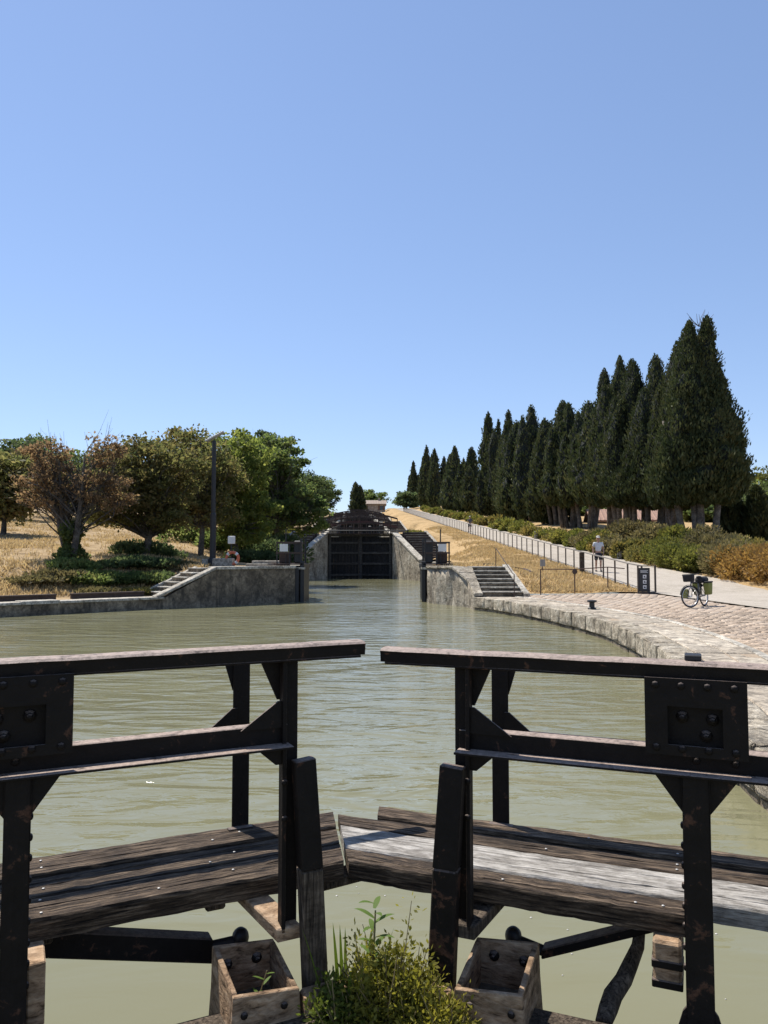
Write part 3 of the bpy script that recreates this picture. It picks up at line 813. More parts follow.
def lock_head(i, dh, zl, zh, zwater):
    cx = axis_x(dh)
    nm = ['nearest stepped lock on the hill', 'second stepped lock up the hill', 'third stepped lock up the hill', 'topmost stepped lock on the hill'][i]
    for side in (-1, 1):
        sd = 'left' if side < 0 else 'right'
        t = thing('lock_pier', f'stone pier and wing wall, {sd} of the {nm}', 'wall', (cx, dh, 0), 0, 'lock piers up the hill')
        s = side
        mb = MB(); mb.box(3.15 * s, 6.4 * s, -0.6, 5.5, zwater - 1, zh - 0.15); mb.build('pier', M_WALL, t)
        mb = MB(); mb.box(3.05 * s, 3.75 * s, -0.7, 5.5, zh - 0.146, zh + 0.02); mb.build('coping_stone', M_COPE, t, bevel=0.02)
        # splayed wing with sloping coping
        p0 = (3.15 * s, -0.6); p1 = (5.5 * s, -6.6); q1 = (6.0 * s, -6.4); q0 = (3.75 * s, -0.4)
        ps = [p0, p1, q1, q0] if s < 0 else [p0, q0, q1, p1]
        def zt(p): return lerp(zl, zh - 0.15, (p[1] + 6.6) / 6.0)
        mb = MB(); mb.hexa([(p[0], p[1], zwater - 1) for p in ps] + [(p[0], p[1], min(zt(p), zh - .15)) for p in ps]); mb.build('wing_wall', M_WALL, t)
        mb = MB(); e = 0.06 * s
        mb.hexa([(p[0] - e, p[1], min(zt(p), zh - .15) + 0.004) for p in ps] + [(p[0] - e, p[1], min(zt(p), zh - .15) + 0.16) for p in ps]); mb.build('wing_coping', M_COPE, t, bevel=0.02)
        # stairs beside the wing
        st = thing('lock_stairs', f'brown stepped stairs on the {sd} of the {nm}', 'stairs', (cx, dh, 0), 0, 'stairs beside the locks')
        n = 12
        for k in range(n):
            y0 = -6.2 + k * 0.45; z1 = zl + (k + 1) * (zh - zl) / n; y1 = y0 + 0.52
            ui = lerp(6.0, 3.8, (y0 + 6.4) / 6.0)
            mb = MB(); mb.box(ui * s, (ui + 2.3) * s, y0, y1 + 0.3, zl - 1.2, z1 - 0.05); mb.build('riser', M_RUSTDARK, st); mb = MB(); mb.box((ui + .02) * s, (ui + 2.28) * s, y0 - 0.05, y1, z1 - 0.046, z1); mb.build('step', M_STEP, st)
        mb = MB(); mb.hexa([(8.3 * s, -6.5, zl - .8), (8.6 * s, -6.5, zl - .8), (6.5 * s, -0.4, zl - .8), (6.2 * s, -0.4, zl - .8), (8.3 * s, -6.5, zl + .15), (8.6 * s, -6.5, zl + .15), (6.5 * s, -0.4, zh + .15), (6.2 * s, -0.4, zh + .15)]); mb.build('flank_coping', M_COPE, st)
    # chamber side walls upstream of this head
    # closed mitre gates
    for side in (-1, 1):
        sd = 'left' if side < 0 else 'right'; s = side
        t = thing('closed_lock_gate', f'{sd} leaf of the dark closed gate at the {nm}', 'lock gate', (cx + 3.12 * s, dh + 0.4, 0), (-1 if s > 0 else 1) * R(18), 'closed gate leaves')
        Lf = 3.30; ztop = zh - 0.45
        # local x runs from heel (0) to mitre
        X = lambda a: -a * s
        mb = MB(); mb.box(X(0), X(0.25), -0.15, 0.15, zwater - .6, ztop + .1); mb.build('heel_post', M_GATEBEAM, t)
        mb = MB(); mb.box(X(Lf - 0.22), X(Lf), -0.16, 0.14, zwater - .6, ztop + .5); mb.build('mitre_post', M_GATEBEAM, t)
        nb = 9
        for k in range(nb):
            a0 = 0.25 + k * (Lf - 0.47) / nb; a1 = a0 + (Lf - 0.47) / nb - 0.02
            mb = MB(); mb.box(X(a0), X(a1), 0.02, 0.09, zwater - .6, ztop); mb.build('plank', GATEWOOD, t)
        for z in (zwater + 0.25, zwater + 1.35, zwater + 2.4, zwater + 3.4):
            if z < ztop:
                mb = MB(); mb.box(X(0.25), X(Lf - 0.22), -0.12, 0.018, z, z + 0.2); mb.build('cross_beam', M_GATEBEAM, t)
        mb = MB(); mb.box(X(0.0), X(Lf), -0.2, 0.2, ztop + .1, ztop + 0.28); mb.build('top_beam', M_GATEBEAM, t)
        mb = MB(); mb.box(X(0.0), X(Lf - .1), -0.75, -0.2, ztop + .30, ztop + 0.36); mb.build('walkway', M_RUSTDARK, t)
        for k in range(5):
            a0 = 0.15 + k * (Lf - 0.35) / 4
            mb = MB(); mb.box(X(a0), X(a0 + 0.08), -0.72, -0.64, ztop + .28, ztop + 1.35); mb.box(X(a0), X(a0 + 0.08), 0.1, 0.18, ztop + .28, ztop + 1.35); mb.build('stanchion', M_RUSTDARK, t)
        for z in (ztop + 0.85, ztop + 1.32):
            mb = MB(); mb.box(X(0.0), X(Lf), -0.74, -0.66, z, z + 0.09); mb.box(X(0.0), X(Lf), 0.08, 0.16, z, z + 0.09); mb.build('rail', M_RUSTDARK, t)
        mb = MB(); mb.box(X(0.9), X(1.25), -0.25, 0.05, ztop + .3, ztop + 1.2); mb.build('winch_box', M_IRON, t, bevel=0.04)
        mb = MB(); mb.box(X(2.1), X(2.4), -0.25, 0.05, ztop + .3, ztop + 1.1); mb.build('winch_box', M_IRON, t, bevel=0.04)
lock_head(0, 75, 1.7, 4.5, 0)
lock_head(1, 121, 4.5, 7.6, 2.9)
lock_head(2, 169, 7.6, 10.9, 5.9)
lock_head(3, 215, 10.9, 14.3, 9.0)
def chamber_walls(i, a, b, zt, zb):
    for side in (-1, 1):
        sd = 'left' if side < 0 else 'right'
        dd = list(np.linspace(a, b, 14)); mb = MB()
        t = tag(None or thing('chamber_wall', f'{sd} stone wall of the {ORD[i]} lock chamber up the canal', 'wall'), group='lock chamber walls')
        cp = MB()
        for d0, d1 in zip(dd, dd[1:]):
            u0, u1 = chamber_half(d0), chamber_half(d1)
            x0, x1 = axis_x(d0), axis_x(d1); s = side
            c = [(x0 + s * u0, d0), (x0 + s * (u0 + .7), d0), (x1 + s * (u1 + .7), d1), (x1 + s * u1, d1)]
            if s < 0: c = c[::-1]
            mb.hexa([(p[0], p[1], zb) for p in c] + [(p[0], p[1], zt) for p in c])
            cp.hexa([(p[0], p[1], zt + .004) for p in c] + [(p[0], p[1], zt + .1) for p in c])
        mb.build('wall_face', M_WALL, t); cp.build('coping', M_COPE, t)
chamber_walls(0, 41.6, 68.6, 1.62, -1)
chamber_walls(1, 80.6, 114.6, 4.42, 1.9)
chamber_walls(2, 126.6, 162.6, 7.5, 5)
# pipe across the lock mouth
cx = axis_x(72)
mb = MB(); mb.tube([(cx - 6.6, 73.6, 4.62), (cx + 4.6, 73.6, 4.62)], 0.06, 6)
pp = thing('service_pipe', 'thin dark pipe crossing in front of the nearest closed gate', 'pipe'); mb.build('pipe', M_IRON, pp)
for u in (-6.5, 4.5):
    mb = MB(); mb.tube([(cx + u, 73.6, 2.5), (cx + u, 73.6, 4.7)], 0.05, 6); mb.build('support', M_IRON, pp)
def footbridge(label, dh, z0, rise, half, mat):
    cx = axis_x(dh)
    t = thing('footbridge', label, 'footbridge', (cx, dh, 0), 0, 'arched footbridges over the locks')
    n = 12
    zc = lambda x: z0 + rise * (1 - (x / half) ** 2)
    for yy in (0.0, 1.4):
        for dz, h in ((0.0, 0.28), (1.05, 0.10), (0.6, 0.06)):
            mb = MB()
            for k in range(n):
                xa, xb = -half + 2 * half * k / n, -half + 2 * half * (k + 1) / n
                mb.hexa([(xa, yy, zc(xa) + dz), (xb, yy, zc(xb) + dz), (xb, yy + .08, zc(xb) + dz), (xa, yy + .08, zc(xa) + dz), (xa, yy, zc(xa) + dz + h), (xb, yy, zc(xb) + dz + h), (xb, yy + .08, zc(xb) + dz + h), (xa, yy + .08, zc(xa) + dz + h)])
            mb.build('girder' if dz == 0 else 'rail', mat if dz == 0 else M_RUSTDARK, t)
        for k in range(n + 1):
            x = -half + 2 * half * k / n
            mb = MB(); mb.box(x - .03, x + .03, yy + .01, yy + .07, zc(x) + .1, zc(x) + 1.1); mb.build('post', M_RUSTDARK, t)
    for k in range(n):
        xa, xb = -half + 2 * half * k / n, -half + 2 * half * (k + 1) / n - 0.02
        mb = MB(); mb.hexa([(xa, .09, zc(xa) + .1), (xb, .09, zc(xb) + .1), (xb, 1.39, zc(xb) + .1), (xa, 1.39, zc(xa) + .1), (xa, .09, zc(xa) + .16), (xb, .09, zc(xb) + .16), (xb, 1.39, zc(xb) + .16), (xa, 1.39, zc(xa) + .16)]); mb.build('deck_board', M_GATEBEAM, t)
    for s in (-1, 1):
        mb = MB(); mb.box(s * (half - .1), s * (half + .8), -.2, 1.7, z0 - 1.6, z0 + .05); mb.build('abutment', M_WALL, t)
M_GREYBROWN = mat_plain('light_grey_brown_paint', (0.16, 0.125, 0.10), .8, var=.3)  # lighter, greyer brown for the distant footbridge
footbridge('arched red-rust footbridge just above the nearest closed gate', 80, 5.0, 0.6, 3.9, M_REDRUST)
footbridge('second arched footbridge further up the flight of locks', 126.5, 8.0, 0.6, 4.2, M_GREYBROWN)

# ------------------------------------------------------------------ foreground mitre gate
MITRE = Vector((-0.056, 3.98, 0.0))
G = 0.84     # the guard rail stands about 0.95 m above the deck
def gscale(p): return Vector((p[0] * G, p[1] * G, EYE + (p[2] - EYE) * G))
def plank_mesh(q, z0, z1, sg, seed, nseg=40, wob=0.005, rows=4):
    """deck plank between plan corners q = (s,t) x 4 (start-near, end-near, end-far, start-far), worn and split"""
    rs = np.random.RandomState(seed)
    V = []; fcs = []
    prof = []       # cross profile: (fraction of width, z)
    e = 0.012
    gr = sorted(rs.uniform(.15, .85, 3))
    wd = [0.0, 0.0, 0.03]; zz = [z0, z1 - e, z1]; gi = {}
    for j, gpos in enumerate(gr):
        wd += [gpos - .018, gpos, gpos + .018]; zz += [z1, z1, z1]; gi[len(wd) - 2] = j
    wd += [0.97, 1.0, 1.0]; zz += [z1, z1 - e, z0]
    np_ = len(wd)
    for i in range(nseg + 1):
        t = i / nseg
        n0 = (lerp(q[0][0], q[1][0], t), lerp(q[0][1], q[1][1], t)); f0 = (lerp(q[3][0], q[2][0], t), lerp(q[3][1], q[2][1], t))
        sag = 0.003 * (vnoise(t * 6 + seed, 3.3) - 0.5)
        edge_n = 0.007 * (vnoise(t * 14 + seed * 3, 1.7) - 0.4); edge_f = 0.007 * (vnoise(t * 14 + seed * 5, 7.7) - 0.4)
        for k in range(np_):
            w = wd[k]
            s = lerp(n0[0], f0[0], w); tt = lerp(n0[1], f0[1], w)
            if w <= 0.03: tt += edge_n * (1 if k else .6)
            if w >= 0.97: tt += edge_f
            if 0 < i < nseg: s += rs.uniform(-1, 1) * 0.01
            z = zz[k] + (sag + rs.uniform(-1, 1) * wob * (1 if k not in (0, np_ - 1) else 1.1) * 0.6)
            if k in gi:
                z -= 0.03 * max(0.0, float(vnoise(t * 5 + seed * 2.3, gi[k] * 9.1)) - .35)
                tt += 0.006 * (float(vnoise(t * 9 + seed, gi[k] * 3.7)) - .5)
            V.append((sg * s, tt, z))
    for i in range(nseg):
        for k in range(np_):
            k2 = (k + 1) % np_
            f = (i * np_ + k, (i + 1) * np_ + k, (i + 1) * np_ + k2, i * np_ + k2)
            fcs.append(f)
    me = bpy.data.meshes.new('plank')
    fl = [tuple(f) for f in fcs] + [tuple(range(np_)), tuple(nseg * np_ + k for k in range(np_))]
    me.from_pydata([tuple(v) for v in V], [], fl)
    bm = bmesh.new(); bm.from_mesh(me); bmesh.ops.recalc_face_normals(bm, faces=bm.faces); bm.to_mesh(me); bm.free()
    me.update()
    return me

BOLT = MB().dome((0, 0, 0), 0.017, 0.011, 8).mesh('bolt', smooth_shade=True)
BIGBOLT = MB().dome((0, 0, 0), 0.027, 0.02, 8).dome((0, 0, 0.018), 0.014, 0.014, 6).mesh('bolt', smooth_shade=True)
NAIL = MB().dome((0, 0, 0), 0.0075, 0.003, 8).mesh('nail', smooth_shade=True)

def gate_leaf(sg, ang, label, P):
    leaf = thing('lock_gate_leaf', label, 'lock gate', gscale(MITRE), ang)
    leaf.scale = (G, G, G)
    lc, ls = math.cos(ang), math.sin(ang)
    def on(px, py, t):
        """(s, z) of a pixel on the leaf's plane at depth t"""
        r = Vector(ray(px, py)); n = Vector((-ls, lc, 0)); base = MITRE + n * t
        k = (base - Vector((0, 0, EYE))).dot(n) / r.dot(n); w = Vector((0, 0, EYE)) + r * k
        return sg * (w - MITRE).dot(Vector((lc, ls, 0))), w.z
    B = lambda mb, s0, s1, t0, t1, z0, z1: mb.box(sg * s0, sg * s1, t0, t1, z0, z1)
    def part(name, mat, *boxes, parent=None, bevel=0.004, **kw):
        mb = MB()
        for b in boxes: B(mb, *b)
        return mb.build(name, mat, parent or leaf, bevel=bevel, **kw)
    def tri(name, pts, t0, t1, mat=M_STEEL):
        mb = MB(); mb.prism([(sg * s, t0, z) for s, z in pts], (0, t1 - t0, 0)); return mb.build(name, mat, leaf)
    dz = P['dz']; SE = 3.8
    zr0, zr1 = 1.704 + dz, 1.774 + dz
    # top rail: worn rounded cap over an angle iron
    mb = MB()
    nseg = 30; prof = [(-.050, 0.0), (-.054, .040), (-.058, .055), (-.044, .065), (.0, .069), (.048, .067), (.058, .04), (.05, 0.0)]
    ringv = []
    for i in range(nseg + 1):
        s = lerp(P['rail0'], SE, i / nseg)
        w = 0.004 * (vnoise(i * 0.9, 5 + sg) - .5)
        for (t, z) in prof: ringv.append((sg * s, t, zr0 + z + w))
    npf = len(prof); fs_ = [tuple(range(npf)), tuple(nseg * npf + k for k in range(npf))]
    for i in range(nseg):
        for k in range(npf): fs_.append((i * npf + k, (i + 1) * npf + k, (i + 1) * npf + (k + 1) % npf, i * npf + (k + 1) % npf))
    mb.add(ringv, fs_); mb.build('top_rail', M_RAILTOP, leaf)
    part('rail_lip', M_STEEL, (P['rail0'] + 0.02, SE, -0.05, -0.038, zr0 - 0.012, zr0 + 0.001))
    # rear rail and mid rail
    part('rear_rail', M_RAILTOP, (P['rear0'], SE, 0.96, 1.05, 1.563 + dz, 1.640 + dz), bevel=0.012)
    part('rear_mid_rail', M_STEEL, (0.42, SE, 0.97, 0.985, 1.06 + dz, 1.19 + dz), (0.42, SE, 0.92, 0.97, 1.178 + dz, 1.19 + dz))
    # channel beam with flanges toward the walkway approach
    cz0, cz1 = 1.268 + dz, 1.388 + dz
    ch = part('channel_beam', M_RAILTOP, (0.455, SE, 0.0, 0.012, cz0 + .022, cz1), (0.455, SE, 0.0125, 0.085, cz1 - 0.013, cz1), (0.455, SE, -0.095, -0.0005, cz0 + .022, cz0 + 0.034), bevel=0.002)
    # stanchion by the mitre
    part('stanchion', M_STEEL, (P['mid0'], P['mid1'], 0.014, 0.03, 0.42, zr0), (P['mid0'], P['mid0'] + 0.014, 0.031, 0.085, 0.42, zr0), (P['mid1'] - 0.02, P['mid1'], -0.03, 0.0135, 0.42, zr0), bevel=0.003)
    m1 = P['mid1']
    tri('gusset', [(m1 - .01, zr0), (m1 + 0.10, zr0), (m1 + .01, zr0 - 0.20), (m1 - .01, zr0 - .20)], 0.031, 0.043)
    tri('gusset', [(m1 - .01, cz1 - .01), (m1 + 0.20, cz1 - .01), (m1 + .02, cz1 + 0.115), (m1 - .01, cz1 + .115)], -0.014, -0.003)
    tri('gusset', [(m1 - .01, cz0 + .0215), (m1 + 0.13, cz0 + .0215), (m1 + .03, cz0 - 0.065), (m1 - .01, cz0 - .065)], -0.014, -0.003)
    # rear post standing on the deck
    r0, r1 = P['rear_post']
    part('rear_post', M_STEEL, (r0, r1, 0.945, 0.96, 0.585, 1.563 + dz), (r0, r0 + .014, 0.961, 1.02, 0.585, 1.563 + dz), (r0 - .015, r1 + .03, 0.90, 0.944, 0.597, 0.612), bevel=0.003)
    tri('gusset', [(r1 - .02, 1.563 + dz), (r1 + .05, 1.563 + dz), (r1, 1.40 + dz), (r1 - .02, 1.40 + dz)], 0.961, 0.972)
    tri('gusset', [(r1 - .02, 1.185 + dz), (r1 + .15, 1.185 + dz), (r1 + .01, 1.30 + dz), (r1 - .02, 1.30 + dz)], 0.93, 0.942)
    # timber fender on the mitre stanchion
    (a0, a1), (b0, b1) = P['timber']
    mb = MB(); tn, tf = -0.115, -0.032
    mb.hexa([(sg * b0, tn, 0.14), (sg * b1, tn, 0.14), (sg * b1, tf, 0.14), (sg * b0, tf, 0.14), (sg * lerp(b0, a0, .5), tn, .72), (sg * lerp(b1, a1, .5), tn, .72), (sg * lerp(b1, a1, .5), tf, .72), (sg * lerp(b0, a0, .5), tf, .72)])
    mb.build('fender_timber', M_POSTWOOD if sg < 0 else M_STEELRUST, leaf, bevel=0.008)
    mb = MB()
    mb.hexa([(sg * lerp(b0, a0, .5), tn, 0.722), (sg * lerp(b1, a1, .5), tn, 0.722), (sg * lerp(b1, a1, .5), tf, 0.722), (sg * lerp(b0, a0, .5), tf, 0.722), (sg * a0, tn + .02, 1.235 + dz), (sg * a1, tn + .02, 1.225 + dz), (sg * a1, tf, 1.225 + dz), (sg * a0, tf, 1.235 + dz)])
    mb.build('fender_plate', M_STEEL, leaf, bevel=0.004)
    for z in (0.95, 1.12):
        link('bolt', BOLT, M_STEEL, leaf, (sg * (m1 - .01), -0.031, z), (PI / 2, 0, 0))
    # riveted plate with window
    p0, p1 = P['plate']; w0, w1 = P['win']
    t0, t1 = -0.075, -0.062
    pl = part('riveted_plate', M_STEEL, (p0, w0, t0, t1, cz1 - .012, zr0 + .001), (w1, p1, t0, t1, cz1 - .012, zr0 + .001), (w0, w1, t0, t1, cz1 - .012, 1.42 + dz), (w0, w1, t0, t1, 1.585 + dz, zr0 + .001), bevel=0)
    part('plate_box', M_STEEL, (p0 + .01, p1 - .01, -0.03, -0.016, cz1 + .002, zr0 - .002), (p0 + .01, p0 + .022, -0.061, -0.031, cz1 + .002, zr0 - .002), (p1 - .022, p1 - .01, -0.061, -0.031, cz1 + .002, zr0 - .002), bevel=0)
    nb = 4
    for k in range(nb):
        s = lerp(p0 + .045, p1 - .05, k / (nb - 1))
        for z in (zr0 - .03, cz1 + .018):
            link('bolt', BOLT, M_STEEL, pl, (sg * s, t0 - .0005, z), (PI / 2, 0, 0))
    for s in (lerp(p0, p1, .5), lerp(p0, p1, .88)): link('bolt', BOLT, M_STEEL, pl, (sg * s, -.0005, cz0 + .075), (PI / 2, 0, 0))
    for s, z in ((lerp(w0, w1, .27), 1.535 + dz), (lerp(w0, w1, .82), 1.53 + dz), (lerp(w0, w1, .7), 1.46 + dz)):
        link('bolt', BIGBOLT, M_STEEL, pl, (sg * s, -0.031, z), (PI / 2, 0, 0))
    # front post
    f0, f1 = P['post']
    part('front_post', M_STEEL, (f0, f1, -0.075, -0.06, -0.5, cz0 + .0215), (f0, f0 + .016, -0.0595, 0.05, -0.5, cz0 + .0215), (f1 - .03, f1 - .014, -0.0595, 0.0, -0.5, cz0 + .0215), bevel=0.003, cuts=5, jitter=0.0022, seed=4)
    for k in range(9):
        link('bolt', BOLT, M_STEEL, leaf, (sg * (f0 - .001), -0.02 + rnd.uniform(-.004, .004), 1.12 - k * 0.085), (0, -sg * PI / 2, 0))
    for (sa, sb) in ((f0, f0 - 0.115), (f1, f1 + 0.115)):
        tri('gusset', [(sa, cz0 + .0215), (sb, cz0 + .0215), (sa, cz0 - .135)], -0.055, -0.043)
    for (sa, sb) in ((f0, f0 - 0.10), (f1, f1 + 0.10)):
        tri('foot_gusset', [(sa, 0.30), (sa, 0.0), (sb, 0.0), (lerp(sa, sb, .15), 0.28)], -0.07, -0.055)
    # a second post and plate farther out
    part('front_post', M_STEEL, (2.95, 3.06, -0.06, 0.03, -0.5, cz0 - .002))
    part('rear_post', M_STEEL, (1.9, 2.0, 0.945, 0.96, 0.585, 1.563 + dz), (1.9, 1.914, 0.961, 1.02, 0.585, 1.563 + dz))
    # deck joists and brackets
    for s in (0.66, f0 - 0.12, 2.6):
        part('joist', M_POSTWOOD, (s, s + 0.1, 0.34, 0.98, 0.42, 0.528), bevel=0.01)
    mb = MB()
    mb.hexa([(sg * (m1 - .10), -0.03, 0.38), (sg * (m1 + .02), -0.03, 0.38), (sg * (m1 + .14), 0.36, 0.47), (sg * (m1 + .02), 0.36, 0.47), (sg * (m1 - .10), -0.03, 0.445), (sg * (m1 + .02), -0.03, 0.445), (sg * (m1 + .14), 0.36, 0.528), (sg * (m1 + .02), 0.36, 0.528)])
    mb.build('deck_bracket', M_BOXWOOD if sg < 0 else M_POSTWOOD, leaf, bevel=0.006)
    if sg < 0:
        part('deck_bracket', M_BOXWOOD, (f0 - 0.075, f0 - 0.004, 0.02, 0.30, 0.24, 0.50), bevel=0.006)
    else:
        part('deck_bracket', M_BOXWOOD, (f0 - 0.14, f0 - 0.02, 0.04, 0.34, 0.30, 0.50), bevel=0.012)
        part('clamp_band', M_STEEL, (f0 - 0.145, f0 - 0.015, 0.033, 0.30, 0.30, 0.335), bevel=0.004)
        part('clamp_band', M_STEEL, (f0 - 0.145, f0 - 0.015, 0.033, 0.30, 0.385, 0.42), bevel=0.004)
    # planks
    for k, (q, z0, z1, mat, nails) in enumerate(P['planks']):
        pk = link('plank', plank_mesh(q, z0, z1, sg, 11 * k + (3 if sg < 0 else 60)), mat, leaf)
        for (s, t) in nails:
            link('nail', NAIL, M_NAIL, pk, (sg * s, t, z1 + 0.004))
    # gate body
    part('top_beam', M_POSTWOOD, (P['beam0'], SE, -0.34, -0.005, -0.12, 0.13), bevel=0.015)
    for k in range(8):
        s0 = 0.12 + k * 0.4
        part('gate_board', M_POSTWOOD, (s0, s0 + .39, -0.28, -0.2, -1.6, -0.125), bevel=0.005)
    part('mitre_post', M_POSTWOOD, (0.0, 0.22, -0.30, -0.02, -1.6, 0.10), bevel=0.015)
    part('upstream_waling', M_POSTWOOD, (0.25, SE, 0.0, 0.14, -0.35, -0.02), bevel=0.01)
    # valve box
    (c0, c1, e0, e1, zb) = P['box']     # s range, t range, top z
    bx = thing_part = bpy.data.objects.new('valve_box', None); COL.objects.link(bx); bx.parent = leaf
    th = 0.026
    def slanted(name, pts, zt_, zl_):
        mb = MB(); mb.hexa([(sg * s, t, zl_) for s, t in pts[0]] + [(sg * s, t, z) for (s, t), z in zip(pts[1], zt_)])
        return mb.build(name, M_BOXWOOD, bx, bevel=0.004)
    fl = 0.03   # flare toward the bottom
    def ringpts(s0, s1, t0, t1): return [(s0, t0), (s1, t0), (s1, t1), (s0, t1)]
    # front board
    slanted('box_board', (ringpts(c0 - .015, c1 + fl, e0 - .03, e0 - .03 + th), ringpts(c0, c1, e0, e0 + th)), [zb - .05, zb - .02, zb - .02, zb - .05], -0.12)
    slanted('box_board', (ringpts(c0, c1 + .01, e1 - th, e1), ringpts(c0, c1, e1 - th, e1)), [zb + .0, zb + .03, zb + .03, zb], -0.12)
    slanted('box_board', (ringpts(c1 - th + fl, c1 + fl, e0 + .0, e1 - th - .002), ringpts(c1 - th, c1, e0 + th + .002, e1 - th - .002)), [zb - .02, zb - .02, zb + .03, zb + .03], -0.12)
    slanted('box_board', (ringpts(c0, c0 + th, e0 + th, e1 - th - .002), ringpts(c0, c0 + th, e0 + th + .002, e1 - th - .002)), [zb - .05, zb - .05, zb, zb], -0.12)
    mb = MB(); mb.box(sg * (c0 + th + .002), sg * (c1 - th - .002), e0 + th + .004, e1 - th - .004, 0.03, 0.10); mb.build('box_fill', M_MUD, bx)
    for s in (lerp(c0, c1, .25), lerp(c0, c1, .85)):
        link('bolt', BOLT, M_RUST, bx, (sg * s, e0 - .014, zb - .10), (PI / 2, 0, 0))
        link('bolt', BIGBOLT, M_RUST, bx, (sg * lerp(s, (c0 + c1) / 2, .2), e1 - th - .0005, zb - .06), (PI / 2, 0, 0))
    part('box_side_plate', M_BOXWOOD, (P['beam0'] + .12, c0 - .022, e0 - .015, -0.125, -.1, zb - .09), bevel=0.012, jitter=0.004)
    # sluice rod bars under the deck
    (xa, ya), (xb, yb), tb, hb = P['bar']
    sA, zA = on(xa, ya, tb); sB, zB = on(xb, yb, tb)
    mb = MB(); mb.hexa([(sg * sA, tb, zA - hb), (sg * sB, tb, zB - hb), (sg * sB, tb + .09, zB - hb), (sg * sA, tb + .09, zA - hb), (sg * sA, tb, zA), (sg * sB, tb, zB), (sg * sB, tb + .09, zB), (sg * sA, tb + .09, zA)])
    mb.build('sluice_bar', M_STEEL, leaf, bevel=0.006)
    kx, ky = P['knob']; sK, zK = on(kx, ky, tb + .03)
    mb = MB(); mb.ball((sg * sK, tb + .04, zK - .005), 0.045, 0.045, 0.05, 12, 8); mb.tube([(sg * sK, tb + .04, zK - .5), (sg * sK, tb + .04, zK)], 0.035, 8); mb.build('sluice_knob', M_IRON, leaf, smooth_shade=True)
    mb = MB(); mb.tube([(sg * sB, tb + .045, zB - hb * .45), (sg * sK, tb + .045, zK - .02)], 0.028, 8); mb.build('sluice_rod', M_IRON, leaf)
    return leaf, on

cutL = lambda t: lerp(0.088, -0.175, (t - .152) / .808)
Z0, Z1 = 0.53, 0.597
nl = lambda pairs: pairs
PL = dict(dz=0.0, rail0=0.068, rear0=-0.36, mid0=0.40, mid1=0.49, rear_post=(0.37, 0.47), timber=((0.345, 0.45), (0.28, 0.39)),
          plate=(1.43, 1.86), win=(1.535, 1.76), post=(1.583, 1.683), beam0=0.02, box=(0.46, 0.765, -0.20, 0.19, 0.30),
          bar=((40, 931), (213, 939), 0.40, 0.125), knob=(241, 937),
          planks=[(((cutL(.22), .22), (2.9, .22), (2.9, .455), (cutL(.455), .455)), Z0 - .03, Z1, M_PLANK, [(1.52, .27), (1.52, .41), (1.0, .30), (0.62, .36), (.3, .36)]),
                  (((cutL(.475), .475), (2.9, .475), (2.9, .705), (cutL(.705), .705)), Z0, Z1 - .004, M_PLANK, [(1.50, .55), (0.55, .6), (0.7, .52)]),
                  (((cutL(.725), .725), (2.9, .725), (2.9, .965), (cutL(.965), .965)), Z0, Z1 + .006, M_PLANK, [(1.50, .80), (1.5, .90), (0.45, .86), (0.62, .80), (.2, .8)])])
lens_ = 0
left_leaf, onL = gate_leaf(-1, R(26), 'black steel and timber lock gate leaf with dark planks, left foreground', PL)
# right leaf planks start at the left leaf's cut edge
cr, sr = math.cos(R(-22)), math.sin(R(-22))
def to_right(px, py):
    w = at_z(px, py, 0.6) - MITRE
    return (w.x * cr + w.y * sr, -w.x * sr + w.y * cr)
ca = to_right(336, 813); cb = to_right(349, 872)
cutR = lambda t: lerp(cb[0], ca[0], (t - cb[1]) / (ca[1] - cb[1])) + 0.012
PR = dict(dz=-0.034, rail0=0.062, rear0=-0.30, mid0=0.43, mid1=0.515, rear_post=(0.38, 0.48), timber=((0.385, 0.50), (0.32, 0.445)),
          plate=(1.322, 1.732), win=(1.415, 1.635), post=(1.468, 1.577), beam0=0.02, box=(0.49, 0.80, -0.22, 0.18, 0.30),
          bar=((700, 911), (541, 950), 0.40, 0.05), knob=(513, 936),
          planks=[(((cutR(.115), .115), (1.47, .115), (1.47, .272), (cutR(.272), .272)), Z0 - .03, Z1 - .004, M_PLANK, [(1.25, .17), (1.37, .18), (.62, .19)]),
                  (((cutR(.282), .282), (2.9, .282), (2.9, .575), (cutR(.575), .575)), Z0 - .02, Z1 + .004, M_PLANKWHITE, []),
                  (((cutR(.592), .592), (2.9, .592), (2.9, .755), (cutR(.755), .755)), Z0, Z1, M_PLANK, [(1.42, .63), (1.42, .7), (.75, .66)]),
                  (((-0.30, .785), (2.9, .785), (2.9, .955), (-0.36, .955)), Z0, Z1 + .012, M_PLANK, [(1.42, .82), (.95, .88)])])
right_leaf, onR = gate_leaf(1, R(-22), 'black steel and timber lock gate leaf with a white plank, right foreground', PR)
# dark block on the right rail
sB, zB = onR(693, 657, 0.05)
MB().box(sB - .035, sB + .035, 0.0, 0.09, 1.74, 1.765).build('rail_block', M_IRON, right_leaf, bevel=0.004)
# ragged splice under the left deck end and a trailing cable
mb = MB(); mb.box(-0.18, 0.12, 0.24, 0.34, 0.45, 0.525); mb.build('splice_timber', M_POSTWOOD, left_leaf, bevel=0.015, jitter=0.01)
